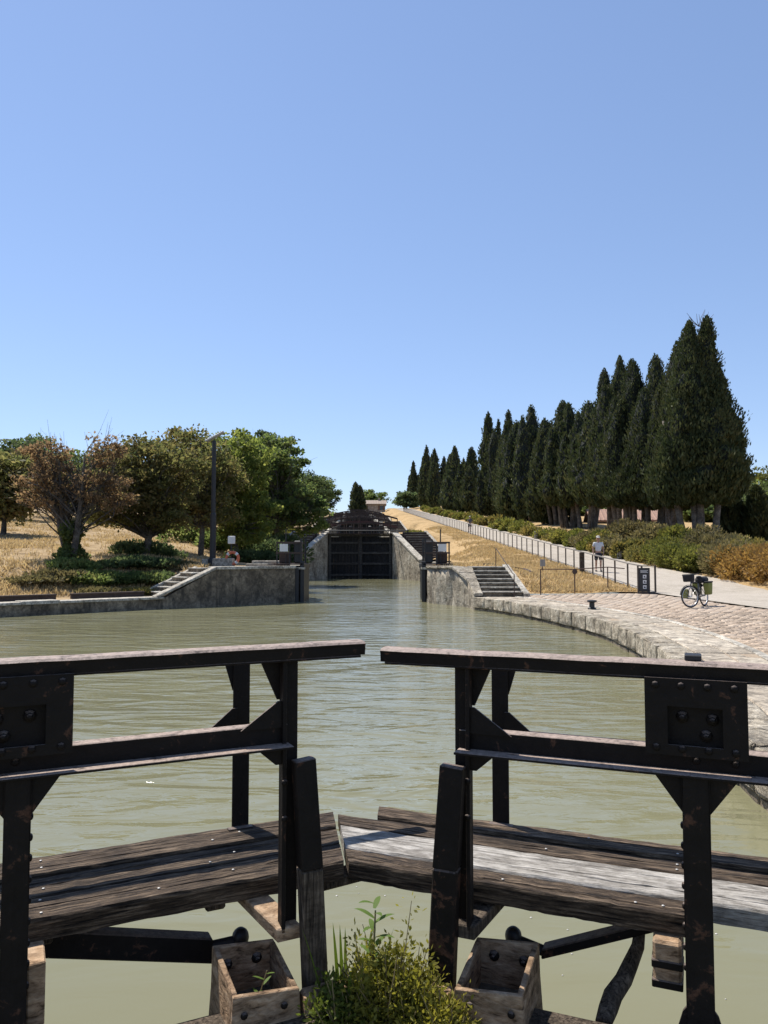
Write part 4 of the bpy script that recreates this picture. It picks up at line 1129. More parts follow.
# driftwood branch
pA = at_d(640, 928, 3.95 * G); pB = at_d(630, 965, 3.85 * G); pC = at_d(613, 995, 3.75 * G); pD = at_d(603, 1024, 3.62 * G)
mb = MB(); mb.tube([tuple(p) for p in (pA, lerp(pA, pB, .5) + Vector((.012, 0, 0)), pB, lerp(pB, pC, .5) + Vector((.008, 0, 0)), pC, lerp(pC, pD, .5), pD)], [0.022, 0.026, 0.031, 0.034, 0.037, 0.036, 0.03], 10)
tag(mb.build('driftwood_branch', M_POSTWOOD, smooth_shade=True), 'bent dark branch leaning against the underside of the right deck', 'branch')

# ------------------------------------------------------------------ vegetation tools
def leaf_quads(P, size, rs, elong=1.7, dirs=None, droop=0.0):
    n = len(P)
    a = rs.normal(size=(n, 3)) if dirs is None else dirs + rs.normal(size=(n, 3)) * 0.35
    a[:, 2] -= droop
    a /= np.linalg.norm(a, axis=1)[:, None] + 1e-9
    b = rs.normal(size=(n, 3)); b -= a * (a * b).sum(1)[:, None]; b /= np.linalg.norm(b, axis=1)[:, None] + 1e-9
    sz = (size * rs.uniform(0.6, 1.35, n))[:, None] if not hasattr(size, '__len__') else np.asarray(size)[:, None]
    h = a * sz * elong * 0.5; w = b * sz * 0.5
    V = np.stack([P - h, P - h * 0.1 + w, P + h, P - h * 0.1 - w], 1).reshape(-1, 3)
    Fq = np.arange(4 * n).reshape(n, 4)
    return V, Fq
def join_np(parts):
    V = []; Fq = []; b = 0
    for v, f in parts:
        V.append(v); Fq.append(f + b); b += len(v)
    return np.concatenate(V), np.concatenate(Fq)
def curve_pts(a, b, rs, n=5, bend=0.12):
    a = np.array(a); b = np.array(b); L_ = np.linalg.norm(b - a)
    off = rs.normal(size=3) * L_ * bend; off[2] = abs(off[2]) * 0.6
    return [tuple(a + (b - a) * t + off * math.sin(PI * t)) for t in np.linspace(0, 1, n)]
def broad_tree(name, label, base, height, crown, mat, seed, leaf=0.13, nclump=55, per=190, trunk_r=0.16, stems=1, group='trees on the left bank', clump_r=0.55, bare=0.0, bark=None, cb=0.3, shell=0.55):
    """crown: list of (dx, dy, dz, rx, ry, rz) ellipsoids relative to base"""
    rs = np.random.RandomState(seed)
    t = thing(name, label, 'tree', base, 0, group)
    nclump = int(nclump * 1.45); per = int(per * .60)
    vol = np.array([c[3] * c[4] * c[5] for c in crown]) ** 0.7; vol /= vol.sum()
    cl = []
    for i in range(nclump):
        c = crown[rs.choice(len(crown), p=vol)]
        d = rs.normal(size=3); d /= np.linalg.norm(d)
        r = rs.uniform(0.15, 1.0) ** shell
        cl.append((c[0] + d[0] * c[3] * r, c[1] + d[1] * c[4] * r, c[2] + d[2] * c[5] * r))
    cl = np.array(cl); cl = cl[cl[:, 2] > 0.35]
    P = []; D = []
    for c in cl:
        if rs.rand() < bare: continue
        k = int(per * rs.uniform(0.5, 1.4)); rr_ = clump_r * rs.uniform(0.6, 1.3)
        q = rs.normal(size=(k, 3)); q /= np.linalg.norm(q, axis=1)[:, None]
        q *= (rs.rand(k) ** 0.5)[:, None] * rr_ * np.array([1.3, 1.3, 0.7])
        P.append(c + q)
    P = np.concatenate(P)
    V, Fq = leaf_quads(P, leaf * .95, rs, 1.7, droop=0.3)
    link('crown', np_mesh('crown', V, Fq), mat, t)
    mb = MB()
    ch = min(c[2] for c in crown); topz = max(c[2] + c[5] * (.5 if stems == 1 else -.1) for c in crown)
    stem_tops = []
    for s in range(stems):
        a = rs.uniform(0, 2 * PI); sp = 0.0 if stems == 1 else 0.55 * height * 0.25
        tip = (sp * math.cos(a + s * 2.4), sp * math.sin(a + s * 2.4) * 0.6, topz)
        pts = curve_pts((0.08 * math.cos(s * 2.4), 0.08 * math.sin(s * 2.4), -0.5), tip, rs, 8, 0.04)
        mb.tube(pts, [trunk_r * lerp(1.15, 0.18, i / 7) for i in range(8)], 7)
        stem_tops.append(pts)
    for c in cl:
        pts = stem_tops[rs.randint(len(stem_tops))]
        k = min(6, max(2, int(1 + 6 * max(0.12, (c[2] - 0.8) / max(topz, .1)) * rs.uniform(.55, .95))))
        bp = curve_pts(pts[k], c, rs, 4, 0.10)
        r0 = trunk_r * 0.34 * (1 - k / 9)
        mb.tube(bp, [r0, r0 * .7, r0 * .45, r0 * .22], 5, cap=False)
        if bare > 0:
            for _ in range(4):
                e = np.array(c) + rs.normal(size=3) * 0.45 + np.array([0, 0, .15])
                mb.tube([bp[2], tuple(lerp(np.array(bp[2]), e, .5) + rs.normal(size=3) * .06), tuple(e)], [r0 * .35, r0 * .25, r0 * .12], 4, cap=False)
    mb.build('trunk', bark or M_BARK, t, smooth_shade=True)
    return t
def bush(name, label, base, rx, ry, h, mat, seed, leaf=0.07, n=5000, group=None, cat='bush'):
    rs = np.random.RandomState(seed)
    t = thing(name, label, cat, base, 0, group)
    k = 16
    lob = []
    for i in range(k):
        a = rs.uniform(0, 2 * PI); r = rs.rand() ** .5
        lob.append((rx * .75 * r * math.cos(a), ry * .75 * r * math.sin(a), h * rs.uniform(.25, .8) * (1 - .35 * r), rs.uniform(.25, .42)))
    P = []; D = []
    for (x, y, z, r) in lob:
        m_ = n // k
        q = rs.normal(size=(m_, 3)); q /= np.linalg.norm(q, axis=1)[:, None]
        D.append(q + np.array([0, 0, .5]))
        rad = (0.55 + .45 * rs.rand(m_) ** .6)[:, None]
        P.append(np.array([x, y, z]) + q * rad * np.array([rx * r * 1.5, ry * r * 1.5, h * r * .85]))
    P = np.concatenate(P); D = np.concatenate(D); keep = P[:, 2] > -0.15
    V, Fq = leaf_quads(P[keep], leaf, rs, 2.0, dirs=D[keep])
    link('foliage', np_mesh('foliage', V, Fq), mat, t)
    mb = MB()
    for i in range(7):
        l = lob[i]; mb.tube([(l[0] * .2, l[1] * .2, -.3), (l[0] * .6, l[1] * .6, l[2] * .6), (l[0], l[1], l[2])], [.035, .025, .012], 5)
    mb.build('stems', M_BARK, t)
    return t
def cypress(label, base, height, spires, seed, n=9000, clear=0.0, tuft=0.30, group='row of cypresses along the tow path', ns=4, trunk_r=0.22):
    """spires: list of (dx, dy, top fraction, radius)"""
    rs = np.random.RandomState(seed)
    t = thing('cypress_tree', label, 'tree', base, 0, group)
    parts = []; cores = MB()
    tot = sum(s[3] * s[2] for s in spires)
    for (dx, dy, tf, rad) in spires:
        top = height * tf; z0 = clear
        ph = rs.uniform(0, 50)
        def prof(h):
            return np.minimum(1, (h / .22 + .10) ** .7) * np.clip(1 - h ** 1.7, 0, 1) ** .62
        def rfun(th, h):
            nz = vnoise(th * 1.6 + ph, h * height * .5 + ph) * .7 + vnoise(th * 3.6 + ph, h * height * 1.2) * .6
            return rad * prof(h) * (.42 + .88 * nz)
        k = int(n * rad * tf / tot)
        th = rs.uniform(0, 2 * PI, k); h = rs.beta(1.0, 1.25, k)
        r = rfun(th, h) * np.where(rs.rand(k) < .14, rs.uniform(1.0, 1.28, k), rs.uniform(.80, 1.06, k))
        lean = 0.5 * rs.uniform(-1, 1)
        P = np.stack([dx + r * np.cos(th) + lean * h, dy + r * np.sin(th), z0 + h * (top - z0)], 1)
        D = np.stack([np.cos(th) * .45, np.sin(th) * .45, np.full(k, 1.0)], 1)
        parts.append(leaf_quads(P, tuft * (0.55 + .45 * (1 - h)) * rs.uniform(.55, 1.25, k), rs, 2.7, dirs=D))
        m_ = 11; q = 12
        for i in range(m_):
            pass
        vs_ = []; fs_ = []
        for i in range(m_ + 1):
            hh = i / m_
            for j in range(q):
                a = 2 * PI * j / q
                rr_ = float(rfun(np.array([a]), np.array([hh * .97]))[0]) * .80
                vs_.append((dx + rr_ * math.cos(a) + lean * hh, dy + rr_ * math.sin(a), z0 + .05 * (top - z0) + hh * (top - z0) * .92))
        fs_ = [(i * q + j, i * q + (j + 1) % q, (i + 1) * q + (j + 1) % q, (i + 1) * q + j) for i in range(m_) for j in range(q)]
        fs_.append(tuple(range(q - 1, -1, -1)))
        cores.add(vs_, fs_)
    V, Fq = join_np(parts)
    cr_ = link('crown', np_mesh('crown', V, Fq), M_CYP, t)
    cores.build('inner_crown', M_CYPCORE, t)  # solid dark core added to block light inside the crown
    mb = MB()
    for s in range(ns):
        sp = spires[s % len(spires)]
        a = s * 2.39
        b0 = (sp[0] * .35 + .28 * math.cos(a), sp[1] * .35 + .28 * math.sin(a), -0.6)
        b1 = (sp[0] + .3 * math.cos(a), sp[1] + .3 * math.sin(a), height * .55)
        pts = curve_pts(b0, b1, rs, 6, 0.03)
        mb.tube(pts, [trunk_r * lerp(1.2, .4, i / 5) for i in range(6)], 7)
    mb.build('trunk', M_BARKPALE, t, smooth_shade=True)
    return t

# ------------------------------------------------------------------ left bank trees
L_BROWN = mat_leaf('leaf_rust_brown', [(0.097, 0.079, 0.044), (0.168, 0.114, 0.064), (0.200, 0.136, 0.077), (0.136, 0.136, 0.057)], 0.62)
L_MIXED = mat_leaf('leaf_brown_green', [(0.079, 0.093, 0.036), (0.127, 0.133, 0.049), (0.178, 0.154, 0.064), (0.193, 0.141, 0.072)], 0.62)
L_GREEN = mat_leaf('leaf_mid_green', [(0.054, 0.079, 0.031), (0.090, 0.124, 0.044), (0.139, 0.168, 0.056), (0.186, 0.181, 0.071)], 0.62)
L_YELLOW = mat_leaf('leaf_yellow_green', [(0.072, 0.103, 0.033), (0.129, 0.164, 0.046), (0.206, 0.229, 0.064), (0.245, 0.232, 0.077)], 0.62)
L_DARK = mat_leaf('leaf_dark_green', [(0.036, 0.054, 0.025), (0.064, 0.090, 0.039), (0.103, 0.127, 0.054), (0.141, 0.152, 0.067)], 0.62)
L_ORANGE = mat_leaf('leaf_orange_brown', [(0.141, 0.100, 0.041), (0.250, 0.159, 0.059), (0.333, 0.208, 0.075), (0.217, 0.167, 0.059)], 0.42)
L_OCHRE = mat_leaf('leaf_ochre_green', [(0.075, 0.081, 0.030), (0.141, 0.133, 0.044), (0.217, 0.175, 0.056), (0.250, 0.184, 0.075)], 0.42)
L_HEDGE = mat_leaf('leaf_hedge_green', [(0.065, 0.080, 0.024), (0.115, 0.125, 0.034), (0.175, 0.17, 0.045), (0.22, 0.19, 0.06)], 0.45)
L_DUSTY = mat_leaf('leaf_dusty_brown', [(0.075, 0.072, 0.034), (0.13, 0.115, 0.052), (0.17, 0.14, 0.068), (0.14, 0.14, 0.052)], 0.42)

def tpos(px, d):
    x = (px - 384) / F * d
    return (x, d, left_z(x, d) - 0.05)
broad_tree('brown_tree', 'half-bare rust-brown tree with ivy-clad trunk on the left bank', tpos(72, 36), 6.1,
           [(-1.3, 0, 4.9, 1.1, 1.0, 1.1), (1.4, 0.1, 5.1, 0.9, 0.9, .9), (-1.1, .3, 3.4, 1.6, 1.4, 1.3), (1.2, .3, 3.4, 1.5, 1.2, 1.2)], L_BROWN, 1, leaf=0.10, nclump=100, per=100, trunk_r=0.17, stems=3, clump_r=0.42, bare=0.15)
broad_tree('brown_tree', 'broad brown-green tree between the half-bare tree and the lamp post', tpos(143, 40), 6.4,
           [(-0.4, 0, 4.3, 2.4, 2.0, 1.9), (0.7, 0, 2.4, 1.9, 1.4, 1.1), (-1.7, 0, 3.0, 1.5, 1.2, 1.5), (1.4, 0, 4.6, 1.7, 1.5, 1.6)], L_MIXED, 2, leaf=0.13, nclump=150, per=140, trunk_r=0.17, stems=2)
broad_tree('leafy_tree', 'green tree with slim trunk directly left of the lamp post', tpos(199, 46), 7.5,
           [(-0.8, 0, 5.9, 2.5, 2.0, 2.0), (0.3, 0, 3.0, 2.0, 1.5, 1.5), (-1.8, .5, 3.8, 1.9, 1.6, 2.0), (.9, 0, 5.0, 1.6, 1.4, 1.6)], L_MIXED, 3, leaf=0.14, nclump=150, per=140, trunk_r=0.17)
broad_tree('leafy_tree', 'bright yellow-green tree directly right of the lamp post', tpos(238, 50), 8.0,
           [(0, 0, 6.1, 2.5, 2.0, 2.3), (0.6, 0, 2.6, 2.3, 1.7, 1.9), (-.8, 0, 3.2, 1.9, 1.5, 1.7)], L_YELLOW, 4, leaf=0.15, nclump=150, per=140, trunk_r=0.17)
broad_tree('leafy_tree', 'tall dark green tree with airy top right of the yellow-green tree', tpos(274, 58), 9.0,
           [(-0.6, 0, 7.2, 3.0, 2.6, 2.7), (1.5, 0, 3.9, 2.6, 2.2, 2.3), (-1.0, 0, 3.2, 2.2, 2, 1.6)], L_GREEN, 5, leaf=0.18, nclump=170, per=130, trunk_r=0.22, bare=0.06)
broad_tree('leafy_tree', 'dense dark tree behind the airy tall tree on the left bank', (axis_x(75) - 10.6, 75, left_z(axis_x(75) - 10.6, 75) - .1), 10,
           [(0, 0, 6.8, 4.2, 3.4, 3.3), (1.6, 0, 3.8, 3.0, 2.6, 2.4)], L_DARK, 6, leaf=0.22, nclump=130, per=140, trunk_r=0.25, clump_r=0.8)
for i, (d, u, h, r, lab) in enumerate(((92, 12.0, 8.8, 4.4, 'round green tree stepping down toward the lock, left of the canal'), (112, 11.3, 8.6, 4.3, 'dark tree further up the left side of the locks'),
                                       (140, 9.6, 9.6, 4.6, 'green tree beside the second footbridge on the left'), (172, 9.6, 10.0, 5.0, 'distant green tree above the third lock on the left'), (205, 9.6, 9.6, 5.0, 'small-looking distant tree left of the topmost lock'))):
    x = axis_x(d) - u
    broad_tree('leafy_tree', lab, (x, d, left_z(x, d) - .1), h, [(0, 0, h * .64, r, r * .8, h * .33), (-r * .1, 0, h * .40, r * .8, r * .7, h * .22)], (L_DARK, L_GREEN)[i % 2], 20 + i, leaf=0.26, nclump=110, per=110, trunk_r=0.25, clump_r=0.95)
for i, (px, d, h, r, m_, lab) in enumerate(((2, 50, 5.2, 2.2, L_MIXED, 'brown-green tree cut by the left frame edge'), (22, 72, 7.6, 3.4, L_DARK, 'dark background tree behind the half-bare tree, far left'),
                                            (66, 80, 6.6, 3.2, L_GREEN, 'green background tree seen through the half-bare tree'), (104, 78, 6.8, 3.2, L_GREEN, 'background tree between the brown trees up the slope'),
                                            (150, 84, 8.2, 3.8, L_DARK, 'dark background tree behind the broad brown-green tree'), (198, 80, 8.6, 3.8, L_GREEN, 'background tree behind the lamp post up the slope'), (232, 92, 9.0, 4.0, L_DARK, 'dark background tree behind the yellow-green tree'))):
    b = tpos(px, d)
    broad_tree('leafy_tree', lab, b, h, [(0, 0, h * .70, r * 1.3, r, h * .36), (0, 0, h * .44, r * 1.2, r * .9, h * .22)], m_, 40 + i, leaf=0.22, nclump=120, per=110, trunk_r=0.18, clump_r=0.85)
# ivy on the half-bare tree's trunk
rs = np.random.RandomState(77)
b = tpos(72, 36)
t = thing('ivy_growth', 'green ivy wrapped around the lower trunk of the half-bare tree', 'ivy', b)
k = 2600; th = rs.uniform(0, 2 * PI, k); h = rs.uniform(0, 1, k) ** 1.2 * 2.0
r = (0.62 - .12 * h) * rs.uniform(.5, 1.1, k) * (1 + .35 * np.sin(h * 5))
V, Fq = leaf_quads(np.stack([r * np.cos(th), r * np.sin(th), h - .1], 1), 0.11, rs, 1.4)
link('leaves', np_mesh('leaves', V, Fq), L_GREEN, t)
# scrub on the left bank
for i, (px, d, rx, h, m_) in enumerate(((58, 33.2, 1.3, .55, L_DUSTY), (86, 33.6, 1.3, .65, L_GREEN), (110, 34.2, 1.4, .7, L_GREEN), (134, 34.8, 1.4, .65, L_GREEN), (156, 35.6, 1.3, .6, L_DARK), (72, 34.6, 1.2, .6, L_GREEN), (122, 36.2, 1.3, .5, L_DARK), (146, 37.2, 1.5, .6, L_DARK), (172, 37.5, 1.1, .5, L_DUSTY), (34, 32.2, 1.2, .4, L_DUSTY), (98, 32.6, 1.0, .4, L_DUSTY), (140, 33.6, 0.9, .4, L_OCHRE), (160, 41, 1.2, .9, L_DARK), (138, 40.5, 1.5, 1.1, L_DARK))):
    x = (px - 384) / F * d
    bush('scrub_bush', f'low scrub bush, {ORD[i]} of those on the bank under the left trees', (x, d, left_z(x, d) - .1), rx, rx * .8, h, m_, 300 + i, leaf=0.09, n=2600, group='scrub on the left bank')
for i, (px, d, rx, h, m_) in enumerate(((182, 54, 2.0, 2.4, L_GREEN), (222, 52, 1.8, 2.0, L_GREEN))):
    x = (px - 384) / F * d
    bush('undergrowth_bush', f'undergrowth bush beneath the trees, {["left", "right"][i]} of the lamp mast', (x, d, left_z(x, d) - .1), rx, rx * .8, h, m_, 380 + i, leaf=0.13, n=3000, group='undergrowth beneath the left trees')
for i, (px, d, rx, h) in enumerate(((262, 52, 1.8, 2.0), (284, 55, 1.8, 2.4), (290, 47, 1.0, 1.0), (248, 47.5, 1.4, 1.1))):
    x = (px - 384) / F * d
    bush('dark_shrub', ['dark shrub under the trees left of the open gate', 'taller dark shrub closest to the lock chamber on the left', 'small dark shrub just behind the open gate, left side', 'shaded shrub right of the lifebuoy post'][i], (x, d, left_z(x, d) - .1), rx, rx * .8, h, L_DARK, 340 + i, leaf=0.13, n=3500, group='shaded shrubs by the lock')
for i, (u, d, rx, h) in enumerate(((-9.3, 69, 1.6, 1.2), (-9.0, 74, 1.6, 1.3), (-7.6, 84, 1.6, 1.0), (6.8, 96, 1.6, 1.0), (6.6, 104, 1.6, 1.0))):
    x = axis_x(d) + u; z = left_z(x, d) if u < 0 else right_z(x, d)
    bush('green_shrub', f'green shrub beside the lock flight, {ORD[i]} going up', (x, d, z - .1), rx, rx, h, L_HEDGE, 360 + i, leaf=0.14, n=1800, group='shrubs beside the lock flight')

# ------------------------------------------------------------------ cypress row
cyp = [(413, 460, 1.5), (428, 444, 1.7), (436, 447.6, 1.7), (455, 444.7, 1.9), (472, 446, 1.9), (489, 410, 1.7), (497, 427, 1.6), (508, 408, 1.6), (520, 418, 1.7), (534, 402, 1.8), (549, 416, 1.8), (563, 398, 1.7), (573, 400.6, 1.5), (590, 398, 2.3), (611, 364.7, 1.6), (626, 352, 2.0), (640, 355, 2.0), (659, 350, 2.0), (676, 337, 1.6), (702, 313, 2.9)]
for i, (px, ty, rad) in enumerate(cyp):
    q = 25.14 / ((px - 384) / F + 0.0586)
    d = q + (2.2 if i % 2 else 0) * (0 if i > 17 else 1)
    x = (px - 384) / F * d; z = right_z(x, d)
    H_ = EYE + (556 - ty) * d / F - z
    rs = random.Random(900 + i)
    rad *= 1.5 if px < 600 else 1.3
    sp = [(0, 0, 1.0, rad * .72)]
    for k in range(8 if d < 110 else 5):
        a = rs.uniform(0, 2 * PI); rr_ = rs.uniform(.35, 1.1)
        sp.append((rad * rr_ * math.cos(a), rad * rr_ * math.sin(a), rs.uniform(.95, 1.0) - .56 * rr_ * rs.uniform(.15, 1.0), rad * rs.uniform(.36, .66)))
    clear = 0.4 if px < 560 else 1.2
    ns = 4
    n = 8000 if d > 120 else (17000 if d > 75 else 36000)
    if px == 702:
        sp = [(-.85, .0, .99, 1.6), (.3, .2, 1.015, 1.6), (1.3, -.2, .78, 1.7), (-1.5, -.4, .70, 1.6), (.3, -.9, .64, 1.9), (2.0, .3, .60, 1.35), (-2.2, .4, .50, 1.3)]
        clear = 2.9; ns = 8; n = 66000
    if 560 < px < 680: clear = 2.6; ns = 5
    tf = 0.155 if d < 75 else (0.23 if d < 130 else 0.38)
    side = len(cyp) - i
    lab = 'largest cypress, nearest and rightmost in the tow path row' if px == 702 else f'{ORD[side - 1]} cypress from the near right end of the tow path row'
    ct = cypress(lab, (x, d, z - .1), H_, sp, 500 + i, n=n, clear=clear, tuft=tf, ns=ns)
    if px == 702:
        m2 = MB(); r2 = np.random.RandomState(3)
        for k in range(9):
            a0 = np.array([.3 + r2.normal() * .12, .2, H_ * .965]); e0 = a0 + np.array([r2.normal() * .4, r2.normal() * .2, r2.uniform(.5, 1.25)])
            m2.tube([tuple(a0), tuple(lerp(a0, e0, .5) + r2.normal(size=3) * .08), tuple(e0)], [.03, .02, .01], 4)
        m2.build('dead_twigs', M_BARKPALE, ct)
# small columnar cypresses at the far right
for i, (px, ty, d, rad, lab) in enumerate(((735, 482, 60, 1.0, 'small columnar cypress just right of the largest cypress'), (760, 484, 58, .9, 'small columnar cypress at the right frame edge'))):
    x = (px - 384) / F * d; z = right_z(x, d)
    cypress(lab, (x, d, z - .1), EYE + (556 - ty) * d / F - z, [(0, 0, 1, rad)], 540 + i, n=5000, clear=.1, tuft=.25, group='small columnar cypresses', ns=1, trunk_r=.12)
for i, (px, ty, d, r, m_, lab) in enumerate(((766, 462, 82, 4.0, L_HEDGE, 'sunlit green tree at the right edge behind the hedge'), (752, 492, 72, 2.2, L_DARK, 'low dark tree between the two small columnar cypresses'), (790, 470, 78, 4, L_GREEN, 'green tree just outside the right edge'),
                                             (372, 489, 262, 5.5, L_GREEN, 'round distant tree at the very top of the flight'), (407, 491, 245, 4.6, L_DARK, 'round dark tree at the far end of the cypress row'), (640, 500, 120, 5, L_GREEN, 'green tree behind the cypress trunks by the house'), (596, 505, 130, 5, L_GREEN, 'hazy tree behind the cypress trunks left of the house'),
                                             (690, 500, 110, 5, L_DARK, 'dark tree far behind the largest cypress'), (720, 505, 100, 5, L_GREEN, 'tree behind the small columnar cypresses'))):
    x = (px - 384) / F * d; z = right_z(x, d) if px > 400 else 17.5; h = EYE + (556 - ty) * d / F - z
    broad_tree('leafy_tree', lab, (x, d, z - .1), h, [(0, 0, h * .6, r, r * .8, h * .36), (0, 0, h * .4, r * .9, r * .8, h * .25)], m_, 60 + i, leaf=0.2 if d < 100 else .4, nclump=70, per=110, trunk_r=0.2, clump_r=0.8 if d < 150 else 1.1, group='background trees on the right')
x = axis_x(190) - 4.2; x = (357 - 384) / F * 222
cypress('dark columnar cypress at the top of the locks, left side', (x, 222, 13.9), EYE + (556 - 482) * 222 / F - 13.9, [(0, 0, 1, 1.9), (1.2, 0, .9, 1.4)], 545, n=2500, clear=.2, tuft=.5, group='cypress at hilltop', ns=1)

# ------------------------------------------------------------------ hedge along the tow path
def path_right(d): return near_path_right(d) if d < 33 else lerp(17.2, fence_x(d) + 5.0, smooth(33, 46, d))
hd = []
d = 24.0; rs = random.Random(8); i = 0
mats_near = [L_ORANGE, L_ORANGE, L_OCHRE, L_ORANGE, L_OCHRE, L_DUSTY, L_HEDGE, L_DUSTY, L_HEDGE, L_OCHRE, L_HEDGE, L_HEDGE, L_DUSTY, L_OCHRE, L_HEDGE]
while d < 215:
    near = d < 62
    rx = rs.uniform(1.5, 2.0) if d < 40 else rs.uniform(1.15, 1.5)
    h = rs.uniform(1.85, 2.35) if d < 38 else (rs.uniform(1.6, 2.1) if d < 60 else rs.uniform(1.3, 1.9))
    m_ = (L_ORANGE if d < 39.5 else L_DUSTY if d < 41 else L_HEDGE if d < 47 else L_OCHRE if d < 51 else rs.choice([L_DUSTY, L_OCHRE, L_HEDGE])) if near else rs.choice([L_HEDGE, L_HEDGE, L_OCHRE, L_HEDGE])
    hd.append((d, path_right(d) + rx * .62 + rs.uniform(0, .35), rx, h, m_))
    if near and rs.random() < .75:
        hd.append((d + rs.uniform(-.5, .5), path_right(d) + rx + 2.3, rx * 1.1, h * 1.05, rs.choice([L_DUSTY, L_HEDGE, L_OCHRE])))
    d += rs.uniform(1.7, 2.4) if near else rs.uniform(3.0, 4.5) * (1 + d / 200); i += 1
hd = [q for q in hd if not (51.0 < q[0] < 52.6)]
for i, (d, x, rx, h, m_) in enumerate(hd):
    z = right_z(x, d) if d >= 33 else 0.62
    nm = {L_ORANGE.name: 'orange-brown', L_OCHRE.name: 'ochre-green', L_DUSTY.name: 'dusty brown', L_HEDGE.name: 'green'}[m_.name]
    bush('hedge_bush', f'{nm} hedge bush beside the tow path, {ordinal(i + 1)} from the near end', (x, d, z - .1), rx, rx * .95, h, m_, 700 + i, leaf=0.085 if d < 50 else .13 if d < 90 else .22, n=7000 if d < 45 else 4500 if d < 70 else 1500, group='hedge bushes along the tow path')

# ------------------------------------------------------------------ railing beside the tow path
rail = thing('path_railing', 'long dark post railing climbing beside the pale tow path', 'railing', (fence_x(33.2), 33.2, ramp_z(33.2)))
rx_, ry_, rz_ = rail.location
POST = MB().box(-.028, .028, -.04, .04, -.35, 1.08).mesh('post')
M_FENCE = mat_plain('grey_brown_railing', (0.06, 0.048, 0.04), 0.6, .3)
d = 33.2; fp = []
while d < 205:
    fp.append(d); d += 1.72
for d in fp:
    link('post', POST, M_FENCE, rail, (fence_x(d) - rx_, d - ry_, ramp_z(d) - rz_ + (rnd.uniform(-.01, .01))))
M_RAILGREY = mat_plain('pale_weathered_rail', (0.27, 0.25, 0.225), 0.6, .2)
mb = MB()
for (d0, d1) in zip(fp, fp[1:]):
    a = (fence_x(d0) - rx_, d0 - ry_, ramp_z(d0) - rz_ + 1.08); b = (fence_x(d1) - rx_, d1 - ry_, ramp_z(d1) - rz_ + 1.08)
    mb.hexa([(a[0] - .035, a[1], a[2]), (a[0] + .035, a[1], a[2]), (b[0] + .035, b[1], b[2]), (b[0] - .035, b[1], b[2]), (a[0] - .035, a[1], a[2] + .05), (a[0] + .035, a[1], a[2] + .05), (b[0] + .035, b[1], b[2] + .05), (b[0] - .035, b[1], b[2] + .05)])
mb.build('top_rail', M_RAILGREY, rail)
mb = MB()
for (d0, d1) in zip(fp, fp[1:]):
    for h in (.14, .34, .54, .74, .92):
        mb.tube([(fence_x(d0) - rx_, d0 - ry_, ramp_z(d0) - rz_ + h), (fence_x(d1) - rx_, d1 - ry_, ramp_z(d1) - rz_ + h)], .004, 3, cap=False)
mb.build('wires', M_RAILGREY, rail)
# thick wooden post near the walker
d = 41.5; x = fence_x(d) - .12
x = (581.5 - 384) / F * d
MB().box(-.12, .12, -.1, .1, -.3, 1.12).build('wooden_post', M_POSTWOOD, None, bevel=.02, loc=(x, d, right_z(x, d)))
o = bpy.data.objects['wooden_post']; tag(o, 'thick dark wooden post standing beside the tow path railing', 'post')
# information panel at the railing's end
M_PANEL = mat_plain('black_panel', (0.014, 0.014, 0.016), .45, var=.2)
M_WHITE = mat_plain('white_print', (0.62, 0.62, 0.60), .6, var=.05)
ib = thing('information_board', 'black upright information board with white symbols at the railing end', 'sign', (fence_x(32.7) - .1, 32.55, .64))
MB().box(-.26, .20, -.03, .03, .06, 1.06).build('panel', M_PANEL, ib, bevel=.008)
MB().box(-.32, -.27, -.04, .04, -.1, 1.12).build('post', M_FENCE, ib)
MB().box(.40, .46, -.04, .04, -.1, 1.12).build('post', M_FENCE, ib)
MB().box(-.32, .46, -.045, .045, 1.12, 1.16).build('cap_rail', M_FENCE, ib)
MB().box(-.30, .42, -.12, .12, -.05, .05).build('foot', M_IRON, ib, bevel=.01)
for k, (z, sh) in enumerate(((.86, 'text'), (.62, 'sq'), (.40, 'sq'), (.18, 'sq'))):
    m2 = MB()
    if sh == 'text':
        for r_ in range(3): m2.box(-.2, .12 - .05 * (r_ % 2), -.0335, -.0315, z + .04 * r_, z + .04 * r_ + .018)
    else:
        m2.box(-.10, .05, -.0335, -.0315, z, z + .035); m2.box(-.10, -.06, -.0335, -.0315, z + .035, z + .15); m2.box(.0, .05, -.0335, -.0315, z + .05, z + .15); m2.box(-.06, .0, -.0335, -.0315, z + .10, z + .15)
    m2.build('white_symbol', M_WHITE, ib)
# thin pipe barrier on the grass edge
pb = thing('pipe_barrier', 'thin rusty pipe barrier with small round sign before the grass', 'barrier', (0, 0, 0))
pts = []
for px, d in ((540, 32.9), (574, 33.1), (607, 33.3)):
    x = (px - 384) / F * d; z = right_z(x, d) if d > 33 else .62
    MB().tube([(x, d, z - .3), (x, d, z + 1.02)], .025, 6).build('post', M_RUST, pb); pts.append((x, d, z + 1.02))
pts.append((fence_x(33.5) - .6, 33.6, ramp_z(33.4) + .98))
MB().tube(pts, .022, 6).build('bar', M_RUST, pb)
sg_ = MB(); sg_.tube([(pts[1][0], pts[1][1] - .045, pts[1][2] - .1), (pts[1][0], pts[1][1] - .03, pts[1][2] - .1)], .11, 14); sg_.build('round_sign', M_RUSTDARK, pb)
MB().box(pts[0][0] - .02, pts[0][0] + .2, pts[0][1] - .05, pts[0][1] - .035, pts[0][2] + .12, pts[0][2] + .42).build('small_plate', M_RAILGREY, pb)
MB().tube([(pts[0][0] + .08, pts[0][1], pts[0][2] - .05), (pts[0][0] + .08, pts[0][1], pts[0][2] + .3)], .02, 6).build('plate_stem', M_RUST, pb)
